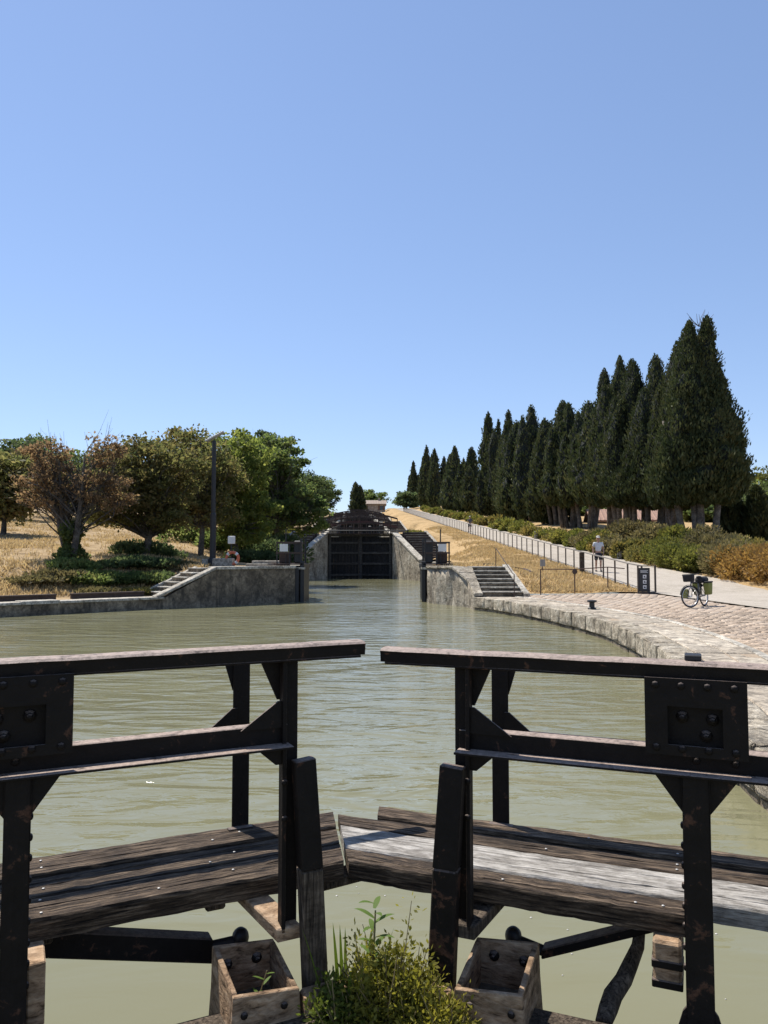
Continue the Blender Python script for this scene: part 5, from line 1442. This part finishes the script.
# brown steel frame lying on the grass
g = thing('steel_beam_frame', 'low brown steel beam frame lying on the grass above the stairs', 'beam', (0, 0, 0))
def gpt(px, d):
    x = (px - 384) / F * d
    return Vector((x, d, right_z(x, d) - .02))
p0 = gpt(484, 37.4); p1 = gpt(490, 39.6); p2 = gpt(523, 39.6); p3 = gpt(531, 37.8)
for a, b in ((p0, p1), (p1, p2), (p2, p3)):
    m2 = MB(); u_ = (b - a).normalized(); s_ = Vector((u_.y, -u_.x, 0)).normalized() * .08; up_ = Vector((0, 0, .17)); dn = Vector((0, 0, -.3))
    m2.hexa([tuple(p) for p in (a - s_ + dn, b - s_ + dn, b + s_ + dn, a + s_ + dn, a - s_ + up_, b - s_ + up_, b + s_ + up_, a + s_ + up_)])
    m2.build('beam', M_RUSTDARK, g)
# mooring bollards
q = at_z(592, 608, .56)
bl = thing('mooring_bollard', 'small black mooring bollard on the pale quay edge', 'bollard', (q.x, q.y, quay_z(q.x, q.y)))
MB().tube([(0, 0, -.05), (0, 0, .03), (0, 0, .06), (0, 0, .2), (0, 0, .23)], [.13, .13, .085, .08, .13], 12).build('post', M_IRON, bl)
MB().tube([(0, 0, .23), (0, 0, .27), (0, 0, .285)], [.15, .15, .10], 12).build('cap', M_IRON, bl)
# white marker posts on the far side of the path
for px, d, lab in ((617, 50.5, 'short white marker post in front of the hedge near the walker'), (533, 74, 'short white marker post by the hedge farther up the path')):
    x = path_right(d) - .05
    MB().box(-.14, .14, -.12, .12, -.2, .75).build('marker_post', M_COPE, None, bevel=.03, loc=(x, d, ramp_z(d)))
for o, lab in zip([o for o in bpy.data.objects if o.name.startswith('marker_post')], ('short white marker post in front of the hedge near the walker', 'short white marker post by the hedge farther up the path')): tag(o, lab, 'post', 'marker posts by the path')

# ------------------------------------------------------------------ lamp mast and lifebuoy on the left terrace
x, d = (213 - 384) / F * 38.3, 38.3
lp = thing('lamp_mast', 'tall black lamp mast with slanted pale head on the left terrace', 'lamp post', (x, d, left_z(x, d)))
hm = EYE + (556 - 440) * d / F - left_z(x, d)
MB().tube([(0, 0, -.4), (0, 0, 2.6)], [.16, .15], 10).build('lower_mast', M_IRON, lp)
MB().tube([(0, 0, 2.6), (0, 0, 2.65), (0, 0, hm)], [.15, .115, .10], 10).build('upper_mast', M_IRON, lp)
MB().tube([(0, 0, -.1), (0, 0, .35), (0, 0, .42)], [.26, .24, .17], 10).build('base', M_IRON, lp)
m2 = MB(); m2.hexa([(-.40, -.18, hm - .08), (.5, -.18, hm + .40), (.5, .18, hm + .40), (-.40, .18, hm - .08), (-.44, -.18, hm + .0), (.46, -.18, hm + .48), (.46, .18, hm + .48), (-.44, .18, hm + .0)])
m2.build('lamp_head', mat_plain('pale_grey_metal', (0.42, 0.43, 0.43), .4, .2), lp, bevel=.02)
MB().box(-.5, -.2, -.15, .15, -.1, .38).build('control_box', M_COPE, lp)
x, d = (231.5 - 384) / F * 37.8, 37.8
lb = thing('lifebuoy_stand', 'post with white box holding a lifebuoy beside the lamp mast', 'post', (x, d, left_z(x, d)))
MB().tube([(0, 0, -.4), (0, 0, 1.5)], .04, 6).build('post', M_IRON, lb)
MB().box(-.16, .18, -.1, .06, 1.12, 1.5).build('box', mat_plain('white_box', (0.6, 0.6, 0.58), .5, var=.1), lb, bevel=.02)
m_ = bpy.data.materials.new('lifebuoy_orange'); m_, nt, b = new_mat('lifebuoy_orange'); b.inputs['Base Color'].default_value = (0.50, 0.13, 0.06, 1); b.inputs['Roughness'].default_value = .6
ly = thing('lifebuoy', 'orange and white lifebuoy ring hanging beside the lamp mast', 'lifebuoy', (x + .08, d - .12, left_z(x, d) + .42))
MB().ring((0, 0, .0), (0, 1, 0), .29, .075, 28, 8).build('ring', m_, ly, smooth_shade=True)
for k in range(4):
    a = k * PI / 2 + PI / 4; m2 = MB()
    m2.tube([(.29 * math.cos(a + e), 0, .29 * math.sin(a + e)) for e in (-.2, 0, .2)], .08, 8); m2.build('white_band', M_WHITE, ly)
MB().box(-.08, .0, .04, .12, .22, .3).build('hook', M_IRON, ly)
# low stone blocks and slab on the terrace
for i, (px, d, w, h, lab) in enumerate(((224, 37.9, .5, .42, 'pale stone block between the lamp mast and lifebuoy'), (258, 38.2, .55, .16, 'pale slab on the terrace left of the open gate'), (271, 38.5, .9, .3, 'grey stone slab beside the open gate on the terrace'))):
    x = (px - 384) / F * d
    o = MB().box(-w, w, -.3, .3, -.2, h).build('stone_block', M_STEP, None, bevel=.04, loc=(x * 1.0, d, left_z(x, d)))
    tag(o, lab, 'stone block', 'stone blocks on the left terrace')

# ------------------------------------------------------------------ house behind the cypresses and lock house
M_RENDER = mat_stone('cream_render', (0.36, 0.30, 0.24), (0.42, 0.36, 0.29), (0.46, 0.40, 0.33), .5, .2)
M_TILE = mat_plain('terracotta_tile', (0.30, 0.18, 0.13), .85, var=.25, scale=3)
M_GLASS = mat_plain('dark_window', (0.03, 0.035, 0.04), .15, var=.1)
M_SHUT = mat_plain('brown_shutter', (0.12, 0.07, 0.045), .7)
def house(label, base, w, dp, h, rot=0.0, nwin=3):
    t = thing('house', label, 'house', base, rot)
    MB().box(-w / 2, w / 2, 0, dp, -2.5, h).build('wall', M_RENDER, t)
    rf_h = dp * .22
    m2 = MB(); m2.prism([(-w / 2 - .4, -.5, h + .0), (-w / 2 - .4, dp / 2, h + rf_h), (-w / 2 - .4, dp + .5, h + .0), (-w / 2 - .4, dp + .5, h + .18), (-w / 2 - .4, dp / 2, h + rf_h + .18), (-w / 2 - .4, -.5, h + .18)], (w + .8, 0, 0))
    rf = m2.build('roof', M_TILE, t)
    MB().box(w * .2, w * .2 + .6, dp * .45, dp * .45 + .6, h + rf_h * .6, h + rf_h + .9).build('chimney', M_RENDER, rf)
    for k in range(int(w / .5)):
        xx = -w / 2 - .35 + k * .5
        MB().prism([(xx, -.5, h + .18), (xx + .12, -.5, h + .25), (xx + .24, -.5, h + .18)], (0, dp / 2 + .5, rf_h)).build('tile_row', M_TILE, rf)
    for k in range(nwin):
        xx = lerp(-w / 2 + 1.2, w / 2 - 1.2, k / max(1, nwin - 1))
        wn_ = MB().box(xx - .5, xx + .5, -.04, .02, .9, 2.2).build('window', M_GLASS, t)
        for s in (-1, 1): MB().box(xx + s * .52, xx + s * .98, -.06, -.015, .85, 2.25).build('shutter', M_SHUT, wn_)
x = (628 - 384) / F * 92
house('cream house with terracotta roof behind the cypress trunks', (x, 92, 3.9), 8, 7, 2.4, R(-8), 3)
xx = (373 - 384) / F * 236
M_TILE = mat_plain('pale_old_tile', (0.30, 0.24, 0.19), .9, var=.2, scale=3)
house('small pale lock house at the top of the flight', (xx, 236, 15.4), 7.5, 6, 2.6, 0, 2)

# ------------------------------------------------------------------ people
def skin_obj(name, verts, edges, radii, mat, parent, root=0, sub=2):
    me = bpy.data.meshes.new(name); me.from_pydata(verts, edges, []); me.update()
    o = link(name, me, mat, parent)
    md = o.modifiers.new('skin', 'SKIN')
    md.use_smooth_shade = True
    if not me.skin_vertices: pass
    sk = me.skin_vertices[0].data
    for i, r in enumerate(radii):
        sk[i].radius = r if isinstance(r, (tuple, list)) else (r, r)
        sk[i].use_root = (i == root)
    s = o.modifiers.new('subdivision', 'SUBSURF'); s.levels = sub; s.render_levels = sub
    return o
def cloth(name, c, rough=.85):
    return mat_plain(name, c, rough, var=.12, scale=12, bstr=.3, bdist=.01)
M_SKIN = mat_plain('skin', (0.36, 0.20, 0.135), .55, var=.08)
def person(label, loc, rotz, shirt, shorts, cap, stride=1.0, sc=1.0):
    t = thing('person', label, 'person', loc, rotz)
    t.scale = (sc, sc, sc)
    V = []; E = []; Rr = []; idx = {}
    def v(n, p, r, par=None):
        idx[n] = len(V); V.append(p); Rr.append(r)
        if par: E.append((idx[par], idx[n]))
    v('pelvis', (0, 0, .95), (.135, .105)); v('spine', (0, .01, 1.15), (.125, .095), 'pelvis'); v('chest', (0, 0, 1.36), (.15, .105), 'spine')
    v('neck', (0, -.01, 1.52), .055, 'chest'); v('jaw', (0, -.03, 1.60), (.065, .07), 'neck'); v('head', (0, -.02, 1.69), (.078, .095), 'jaw'); v('crown', (0, -.005, 1.775), (.06, .075), 'head')
    v('nose', (0, -.125, 1.655), .014, 'head')
    for s, n in ((-1, 'l'), (1, 'r')):
        ar = -s * stride
        v(n + 'ear', (s * .088, 0, 1.66), .016, 'head')
        v(n + 'sh', (s * .185, 0, 1.44), .062, 'chest'); v(n + 'el', (s * .25, .05 + .03 * ar, 1.16), .042, n + 'sh'); v(n + 'wr', (s * .24, -.08 + .06 * ar, .94), .028, n + 'el')
        v(n + 'pa', (s * .232, -.105 + .07 * ar, .875), (.02, .034), n + 'wr')
        for k in range(4):
            y = -.135 + .07 * ar + k * .02
            L_ = (.055, .065, .062, .048)[k]
            v(f'{n}f{k}', (s * .225, y, .835), .009, n + 'pa'); v(f'{n}g{k}', (s * .212, y - .004, .835 - L_), .008, f'{n}f{k}')
        v(n + 't', (s * .205, -.15 + .07 * ar, .88), .010, n + 'pa'); v(n + 'u', (s * .195, -.165 + .07 * ar, .845), .009, n + 't')
        st = s * stride
        v(n + 'hip', (s * .095, 0, .88), .09, 'pelvis'); v(n + 'kn', (s * .10, -.10 * st - .03, .50), .056, n + 'hip'); v(n + 'ca', (s * .10, -.10 * st + .02, .33), .052, n + 'kn')
        v(n + 'an', (s * .10, -.14 * st + .04, .10 + (.03 if st < 0 else 0)), .034, n + 'ca'); v(n + 'toe', (s * .11, -.14 * st - .12, .04), .036, n + 'an')
    skin_obj('body', V, E, Rr, M_SKIN, t)
    # shirt
    sv = [(0, 0, .98), (0, .01, 1.15), (0, 0, 1.36), (0, 0, 1.47)]; se = [(0, 1), (1, 2), (2, 3)]; sr = [(.165, .125), (.155, .12), (.18, .13), (.10, .085)]
    for s in (-1, 1):
        b = len(sv); sv += [(s * .19, 0, 1.44), (s * .235, .03, 1.25)]; sr += [.078, .07]; se += [(2, b), (b, b + 1)]
    skin_obj('shirt', sv, se, sr, cloth('shirt_' + label[:6], shirt), t)
    hv = [(0, 0, .98), (0, 0, .90)]; he = [(0, 1)]; hr = [(.16, .13), (.15, .125)]
    for s in (-1, 1):
        st = s * stride; b = len(hv); hv += [(s * .10, -.02 * st, .80), (s * .105, -.075 * st - .02, .56)]; hr += [.115, .095]; he += [(1, b), (b, b + 1)]
    skin_obj('shorts', hv, he, hr, cloth('shorts_' + label[:6], shorts), t)
    for s in (-1, 1):
        st = s * stride
        m2 = MB(); m2.hexa([(s * .105 - .045, -.14 * st - .19, 0.0), (s * .105 + .045, -.14 * st - .19, 0.0), (s * .105 + .04, -.14 * st + .09, 0.0), (s * .105 - .04, -.14 * st + .09, 0.0),
                            (s * .105 - .035, -.14 * st - .15, .07), (s * .105 + .035, -.14 * st - .15, .07), (s * .105 + .04, -.14 * st + .08, .11), (s * .105 - .04, -.14 * st + .08, .11)])
        m2.build('shoe', M_IRON, t, bevel=.02, segs=2, smooth_shade=True)
    m2 = MB(); m2.dome((0, -.005, 1.735), .106, .10, 14); m2.hexa([(-.07, -.20, 1.715), (.07, -.20, 1.715), (.09, -.08, 1.735), (-.09, -.08, 1.735), (-.07, -.20, 1.725), (.07, -.20, 1.725), (.09, -.08, 1.75), (-.09, -.08, 1.75)])
    m2.build('cap', cloth('cap_' + label[:6], cap), t, smooth_shade=True)
    for s in (-1, 1): MB().ball((s * .034, -.108, 1.685), .011, .008, .008, 6, 4).build('eye', M_IRON, t)
    MB().box(-.026, .026, -.106, -.100, 1.607, 1.615).build('mouth', M_RUST, t)
    return t
d = 42.0; x = (598 - 384) / F * d
person('walker in white T-shirt, dark shorts and pale cap on the path', (x, d, ramp_z(d) + .031), R(-8), (0.55, 0.56, 0.58), (0.016, 0.018, 0.028), (0.5, 0.47, 0.42), 1.0, 1.07)
d = 88.0; x = (470 - 384) / F * d
person('distant person in dark clothes and pale hat far up the path', (x, d, ramp_z(d) + .031), R(170), (0.09, 0.09, 0.10), (0.06, 0.06, 0.07), (0.55, 0.52, 0.45), -1.0, 1.0)

# ------------------------------------------------------------------ bicycle
bk_a = R(44)
bx0, by0 = 9.52, 24.0
bz0 = quay_z(bx0, by0) + .008
# local x runs from the front contact point to the rear one
bk = thing('bicycle', 'loaded touring bicycle with green panniers parked on the cobbles', 'bicycle', (bx0, by0, bz0), R(90) - bk_a)
bk.rotation_euler = (R(-4), 0, R(90) - bk_a)
M_TYRE = mat_plain('tyre_rubber', (0.02, 0.02, 0.02), .8); M_ALU = mat_plain('aluminium', (0.55, 0.56, 0.58), .35, .8, .1)
M_FRAME = mat_plain('dark_grey_frame', (0.05, 0.055, 0.065), .35, .2); M_BAG = cloth('green_pannier', (0.19, 0.20, 0.05)); M_BLACKBAG = cloth('black_bag', (0.013, 0.013, 0.015))
RW = .345; WB = 1.06
def wheel(cx, steer, par):
    w = bpy.data.objects.new('wheel', None); COL.objects.link(w); w.parent = par; w.location = (cx, 0, RW); w.rotation_euler = (0, 0, steer)
    MB().ring((0, 0, 0), (0, 1, 0), RW - .022, .022, 36, 8).build('tyre', M_TYRE, w, smooth_shade=True)
    MB().ring((0, 0, 0), (0, 1, 0), RW - .05, .013, 36, 6).build('rim', M_ALU, w, smooth_shade=True)
    m2 = MB()
    for k in range(18):
        a = 2 * PI * k / 18; m2.tube([(0, .03 * (-1) ** k, 0), ((RW - .05) * math.cos(a), 0, (RW - .05) * math.sin(a))], .0022, 3, cap=False)
    m2.build('spokes', M_ALU, w)
    MB().tube([(0, -.05, 0), (0, .05, 0)], .025, 10).build('hub', M_ALU, w)
    MB().ring((0, 0, 0), (0, 1, 0), RW + .025, .012, 20, 4).v
    m2 = MB()
    for k in range(9):
        a0 = R(10) + k * R(17); a1 = a0 + R(17)
        sgn = 1 if cx > .3 else -1
        q = lambda a, y, rr: (sgn * rr * math.cos(a), y, rr * math.sin(a))
        m2.add([q(a0, -.028, RW + .02), q(a1, -.028, RW + .02), q(a1, .028, RW + .02), q(a0, .028, RW + .02), q(a0, -.028, RW + .026), q(a1, -.028, RW + .026), q(a1, .028, RW + .026), q(a0, .028, RW + .026)], [(3, 2, 1, 0), (4, 5, 6, 7), (0, 1, 5, 4), (1, 2, 6, 5), (2, 3, 7, 6), (3, 0, 4, 7)])
    m2.build('mudguard', M_TYRE, w)
    return w
wheel(0, R(-26), bk); wheel(WB, 0, bk)
T_ = lambda pts, r, n, mat: MB().tube(pts, r, 8).build(n, mat, bk, smooth_shade=True)
HT = (.17, 0, .80); HB = (.12, 0, .64); BB = (.60, 0, .29); ST = (.74, 0, .76)
fr = MB(); fr.tube([HT, ST], .018, 8); fr.tube([HB, BB], .022, 8); fr.tube([BB, (.78, 0, .90)], .018, 8); fr.tube([HT, HB], .022, 8)
for s in (-1, 1):
    fr.tube([BB, (WB, s * .06, RW)], .011, 6); fr.tube([ST, (WB, s * .06, RW)], .009, 6)
fr.build('frame', M_FRAME, bk, smooth_shade=True)
fk = MB()
for s in (-1, 1): fk.tube([HB, (.08, s * .055, .55), (0, s * .055, RW)], .013, 6)
fk.build('fork', M_FRAME, bk, smooth_shade=True)
T_([HT, (.19, 0, .98)], .016, 'stem', M_ALU)
T_([(.30, -.31, 1.00), (.16, -.24, 1.03), (.14, 0, 1.0), (.16, .24, 1.03), (.30, .31, 1.00)], .014, 'handlebar', M_IRON)
m2 = MB(); m2.ball((.80, 0, .94), .14, .075, .035, 12, 6); m2.build('saddle', M_IRON, bk, smooth_shade=True)
m2 = MB(); m2.box(.76, 1.22, -.06, .06, .745, .76); m2.tube([(1.12, .06, .75), (WB, .06, RW)], .007, 5); m2.tube([(1.12, -.06, .75), (WB, -.06, RW)], .007, 5); m2.build('rack', M_IRON, bk)
for s in (-1, 1):
    m2 = MB(); m2.hexa([(.90, s * .09, .36), (1.16, s * .09, .36), (1.16, s * .25, .36), (.90, s * .25, .36), (.85, s * .08, .74), (1.22, s * .08, .74), (1.22, s * .27, .74), (.85, s * .27, .74)])
    pn = m2.build('pannier', M_BAG, bk, bevel=.04, segs=2, smooth_shade=True)
    m2 = MB(); m2.box(.84, 1.23, s * .07, s * .28, .735, .79); m2.build('pannier_lid', M_BLACKBAG, pn, bevel=.02)
    m2 = MB(); m2.hexa([(-.10, s * .09, .30), (.10, s * .09, .30), (.10, s * .19, .30), (-.10, s * .19, .30), (-.13, s * .08, .58), (.13, s * .08, .58), (.13, s * .20, .58), (-.13, s * .20, .58)])
    if s > 0: m2.build('front_pannier', M_BAG, bk, bevel=.03, segs=2, smooth_shade=True)
    T_([(.60, s * .05, .29), (.60 + s * .12, s * .09, .29 - s * .11)], .011, 'crank', M_ALU)
    MB().box(.57 + s * .12, .66 + s * .12, s * .08, s * .17, .27 - s * .11, .295 - s * .11).build('pedal', M_IRON, bk)
MB().ring(BB, (0, 1, 0), .085, .008, 20, 5).build('chainring', M_IRON, bk)
m2 = MB(); m2.hexa([(-.08, -.15, .80), (.12, -.15, .80), (.12, .15, .80), (-.08, .15, .80), (-.10, -.16, 1.04), (.12, -.16, 1.04), (.12, .16, 1.04), (-.10, .16, 1.04)]); m2.build('handlebar_bag', M_BLACKBAG, bk, bevel=.04, segs=2, smooth_shade=True)
m2 = MB(); m2.tube([(.72, 0, .84), (1.3, 0, .84)], [.10, .11], 10); m2.build('rear_roll_bag', M_BLACKBAG, bk, smooth_shade=True)
m2 = MB(); m2.tube([(.62, .03, .30), (.68, .26, .02)], .01, 6); m2.build('kickstand', M_ALU, bk)

# ------------------------------------------------------------------ weeds growing on the gate mitre
L_WEED = mat_leaf('weed_yellow_green', [(0.11, 0.11, 0.022), (0.20, 0.19, 0.036), (0.29, 0.26, 0.055), (0.36, 0.27, 0.10)], .5, objvar=.02)
L_WEEDG = mat_leaf('weed_mid_green', [(0.07, 0.09, 0.02), (0.12, 0.15, 0.032), (0.18, 0.20, 0.045), (0.24, 0.23, 0.07)], .5, objvar=.02)
L_BLADE = mat_leaf('grass_blade_green', [(0.13, 0.19, 0.03), (0.20, 0.27, 0.045), (0.28, 0.31, 0.07)], .5, objvar=.02)
L_TOP = mat_leaf('fresh_leaf_green', [(0.09, 0.15, 0.03), (0.14, 0.21, 0.045), (0.19, 0.25, 0.06)], .45, objvar=.02)
M_STEM = mat_plain('weed_stem', (0.24, 0.18, 0.085), .8)
mb = MB(); mb.ball((.07, 3.62, .02), .40, .26, .13, 16, 8); mb.ball((.32, 3.6, .02), .25, .22, .12, 12, 8)
mb.v = [tuple(gscale(p)) for p in mb.v]
o = mb.build('mud_mound', M_MUD, jitter=.008, smooth_shade=True); tag(o, 'mound of dry mud and debris on the gate mitre under the weeds', 'mud')
def strip_leaf(base, direction, length, width, curl, rs, n=6):
    d0 = np.array(direction, float); d0 /= np.linalg.norm(d0)
    side = np.cross(d0, [0, 0, 1.0]); side /= np.linalg.norm(side) + 1e-9
    pts = []; p = np.array(base, float); dd = d0.copy()
    V = []
    for i in range(n + 1):
        t = i / n; w = width * (math.sin(PI * min(1, .12 + t * .88)) ** .8 if curl > .5 else (1 - t) ** .6 + .02)
        V.append(p + side * w * .5); V.append(p - side * w * .5)
        p = p + dd * length / n; dd = dd + np.array([0, 0, -curl / n * (0.4 + t)]); dd /= np.linalg.norm(dd)
    Fq = np.array([(2 * i, 2 * i + 1, 2 * i + 3, 2 * i + 2) for i in range(n)])
    return np.array(V), Fq
def weed_bush(label, centre, rx, ry, h, n, seed, mat, leaf=.0125):
    rs = np.random.RandomState(seed); t = thing('weed_plant', label, 'plant', gscale(centre), 0, 'weeds on the gate mitre'); t.scale = (G, G, G)
    stems = MB(); P = []; D = []
    for i in range(120):
        a = rs.uniform(0, 2 * PI); r = rs.rand() ** .45 * (1.25 if i % 6 == 0 else 1)
        tip = np.array([rx * r * math.cos(a), ry * r * math.sin(a), h * rs.uniform(.35, 1.0) * (1 - .35 * r * r) * (1.3 if i % 8 == 0 else .86)])
        b0 = np.array([tip[0] * .35, tip[1] * .35, -.02])
        pts = [b0, b0 * .6 + tip * .4 + rs.normal(size=3) * .02, tip]
        stems.tube([tuple(q) for q in pts], [.0045, .0035, .002], 4, cap=False)
        m_ = int(n / 120 * rs.choice([.15, .6, 1.2, 1.6]))
        tt = rs.uniform(.15, 1.02, m_)[:, None]
        base = np.where(tt < .4, b0 + (pts[1] - b0) * tt / .4, pts[1] + (tip - pts[1]) * (tt - .4) / .6)
        off = rs.normal(size=(m_, 3)); P.append(base + off * .028); D.append(off + np.array([0, 0, .6]))
    P = np.concatenate(P); D = np.concatenate(D)
    V, Fq = leaf_quads(P, leaf, rs, 2.2, dirs=D)
    link('leaves', np_mesh('leaves', V, Fq), mat, t); stems.build('stems', M_STEM, t)
weed_bush('bushy yellow-green weed at the centre of the gate mitre', (.03, 3.62, .08), .24, .17, .46, 11000, 1, L_WEED)
weed_bush('bushy yellow-green weed in front of the right valve box', (.22, 3.50, .03), .18, .12, .30, 8000, 2, L_WEED)
weed_bush('low scrubby weed beside the left fender timber', (-.15, 3.60, .05), .19, .14, .33, 7500, 3, L_WEEDG)
rs = np.random.RandomState(12)
t = thing('grass_tuft', 'tuft of broad bright green grass blades by the left fender', 'grass', gscale((-.17, 3.66, .08)), 0); t.scale = (G, G, G)
parts = []
for i in range(14):
    a = rs.uniform(0, 2 * PI)
    parts.append(strip_leaf((.09 * math.cos(a), .04 * math.sin(a), 0), (.28 * math.cos(a), .28 * math.sin(a), 1.0), rs.uniform(.26, .44), .026, .45, rs, 7))
V, Fq = join_np(parts); link('blades', np_mesh('blades', V, Fq), L_BLADE, t)
t = thing('leafy_weed', 'tall leafy weed with pointed leaves rising above the other weeds', 'plant', gscale((-.06, 3.68, .08)), 0); t.scale = (G, G, G)
MB().tube([(0, 0, -.05), (.01, 0, .25), (.02, .01, .47)], [.008, .006, .004], 6).build('stem', M_STEM, t)
for i in range(13):
    a = i * 2.4; z = .24 + .022 * i
    V, Fq = strip_leaf((.015, .005, z), (math.cos(a), math.sin(a), .55), rs.uniform(.07, .12), .028, 1.1, rs, 6)
    link('leaf', np_mesh('leaf', V, Fq, True), L_TOP, t)
# sprig inside the left valve box
t = thing('small_sprig', 'small weed sprig growing inside the left valve box', 'plant', gscale((MITRE.x - math.cos(R(26)) * .62 + .02, MITRE.y - math.sin(R(26)) * .62 - .02, .08))); t.scale = (G, G, G)
MB().tube([(0, 0, 0), (.02, 0, .1), (.05, 0, .2)], [.004, .003, .002], 5).build('stem', M_STEM, t)
for i in range(6):
    V, Fq = strip_leaf((.01 + i * .007, 0, .06 + i * .025), (math.cos(i * 2.4), math.sin(i * 2.4), .5), .06, .016, .6, rs, 4)
    link('leaf', np_mesh('leaf', V, Fq), L_TOP, t)
# pale flecks of fluff floating on the calm water by the gate
rs = np.random.RandomState(4); m2 = MB()
for i in range(70):
    x = rs.uniform(-2.6, 3.0); y = rs.uniform(3.6, 5.6); r = rs.uniform(.003, .008)
    m2.dome((x, y, .001), r, .003, 6)
tag(m2.build('floating_fluff', M_NAIL), kind='stuff')

# ------------------------------------------------------------------ dry grass standing on both banks
M_STRAW = mat_leaf('straw', [(0.24, 0.175, 0.085), (0.40, 0.30, 0.155), (0.50, 0.385, 0.215), (0.34, 0.25, 0.11)], .4, objvar=.02)
def straw(name, pts, seed, hgt, nb=5):
    rs = np.random.RandomState(seed)
    P = np.repeat(np.array(pts), nb, 0); n = len(P)
    P = P + np.stack([rs.normal(size=n) * .10, rs.normal(size=n) * .10, np.zeros(n)], 1)
    a = rs.uniform(0, PI, n); w = np.stack([np.cos(a), np.sin(a), np.zeros(n)], 1) * .035
    t = np.stack([rs.normal(size=n) * .09, rs.normal(size=n) * .09, hgt * rs.uniform(.4, 1.3, n)], 1)
    b = P - np.array([0, 0, .04])
    V = np.stack([b - w, b + w, P + t + w * .15, P + t - w * .15], 1).reshape(-1, 3)
    tag(link(name, np_mesh(name, V, np.arange(4 * n).reshape(n, 4)), M_STRAW), kind='stuff')
rs = random.Random(21); pts = []
while len(pts) < 7000:
    d = 29 + 60 * rs.random() ** 1.6; px = rs.uniform(-20, 300); x = (px - 384) / F * d
    a, v = left_av(x, d)
    if v < 1.9 or (6 < a < 9.4 and v < 2.4) or x > axis_x(d) - 7.5: continue
    if vnoise(x * .45, d * .45) < .42 and rs.random() < .8: continue
    pts.append((x, d, left_z(x, d)))
straw('dry_grass', pts, 1, .16)
pts = []
while len(pts) < 7000:
    d = 33.3 + 70 * rs.random() ** 1.5; x = rs.uniform(right_edge_x(d) + 1.0, fence_x(d) + .1)
    if d < 36.6 and x < 6.3: continue
    if d > 64 and x < axis_x(d) + 9: continue
    if vnoise(x * .5 + 30, d * .35) < .4 and rs.random() < .8: continue
    pts.append((x, d, right_z(x, d)))
straw('dry_grass', pts, 2, .13)
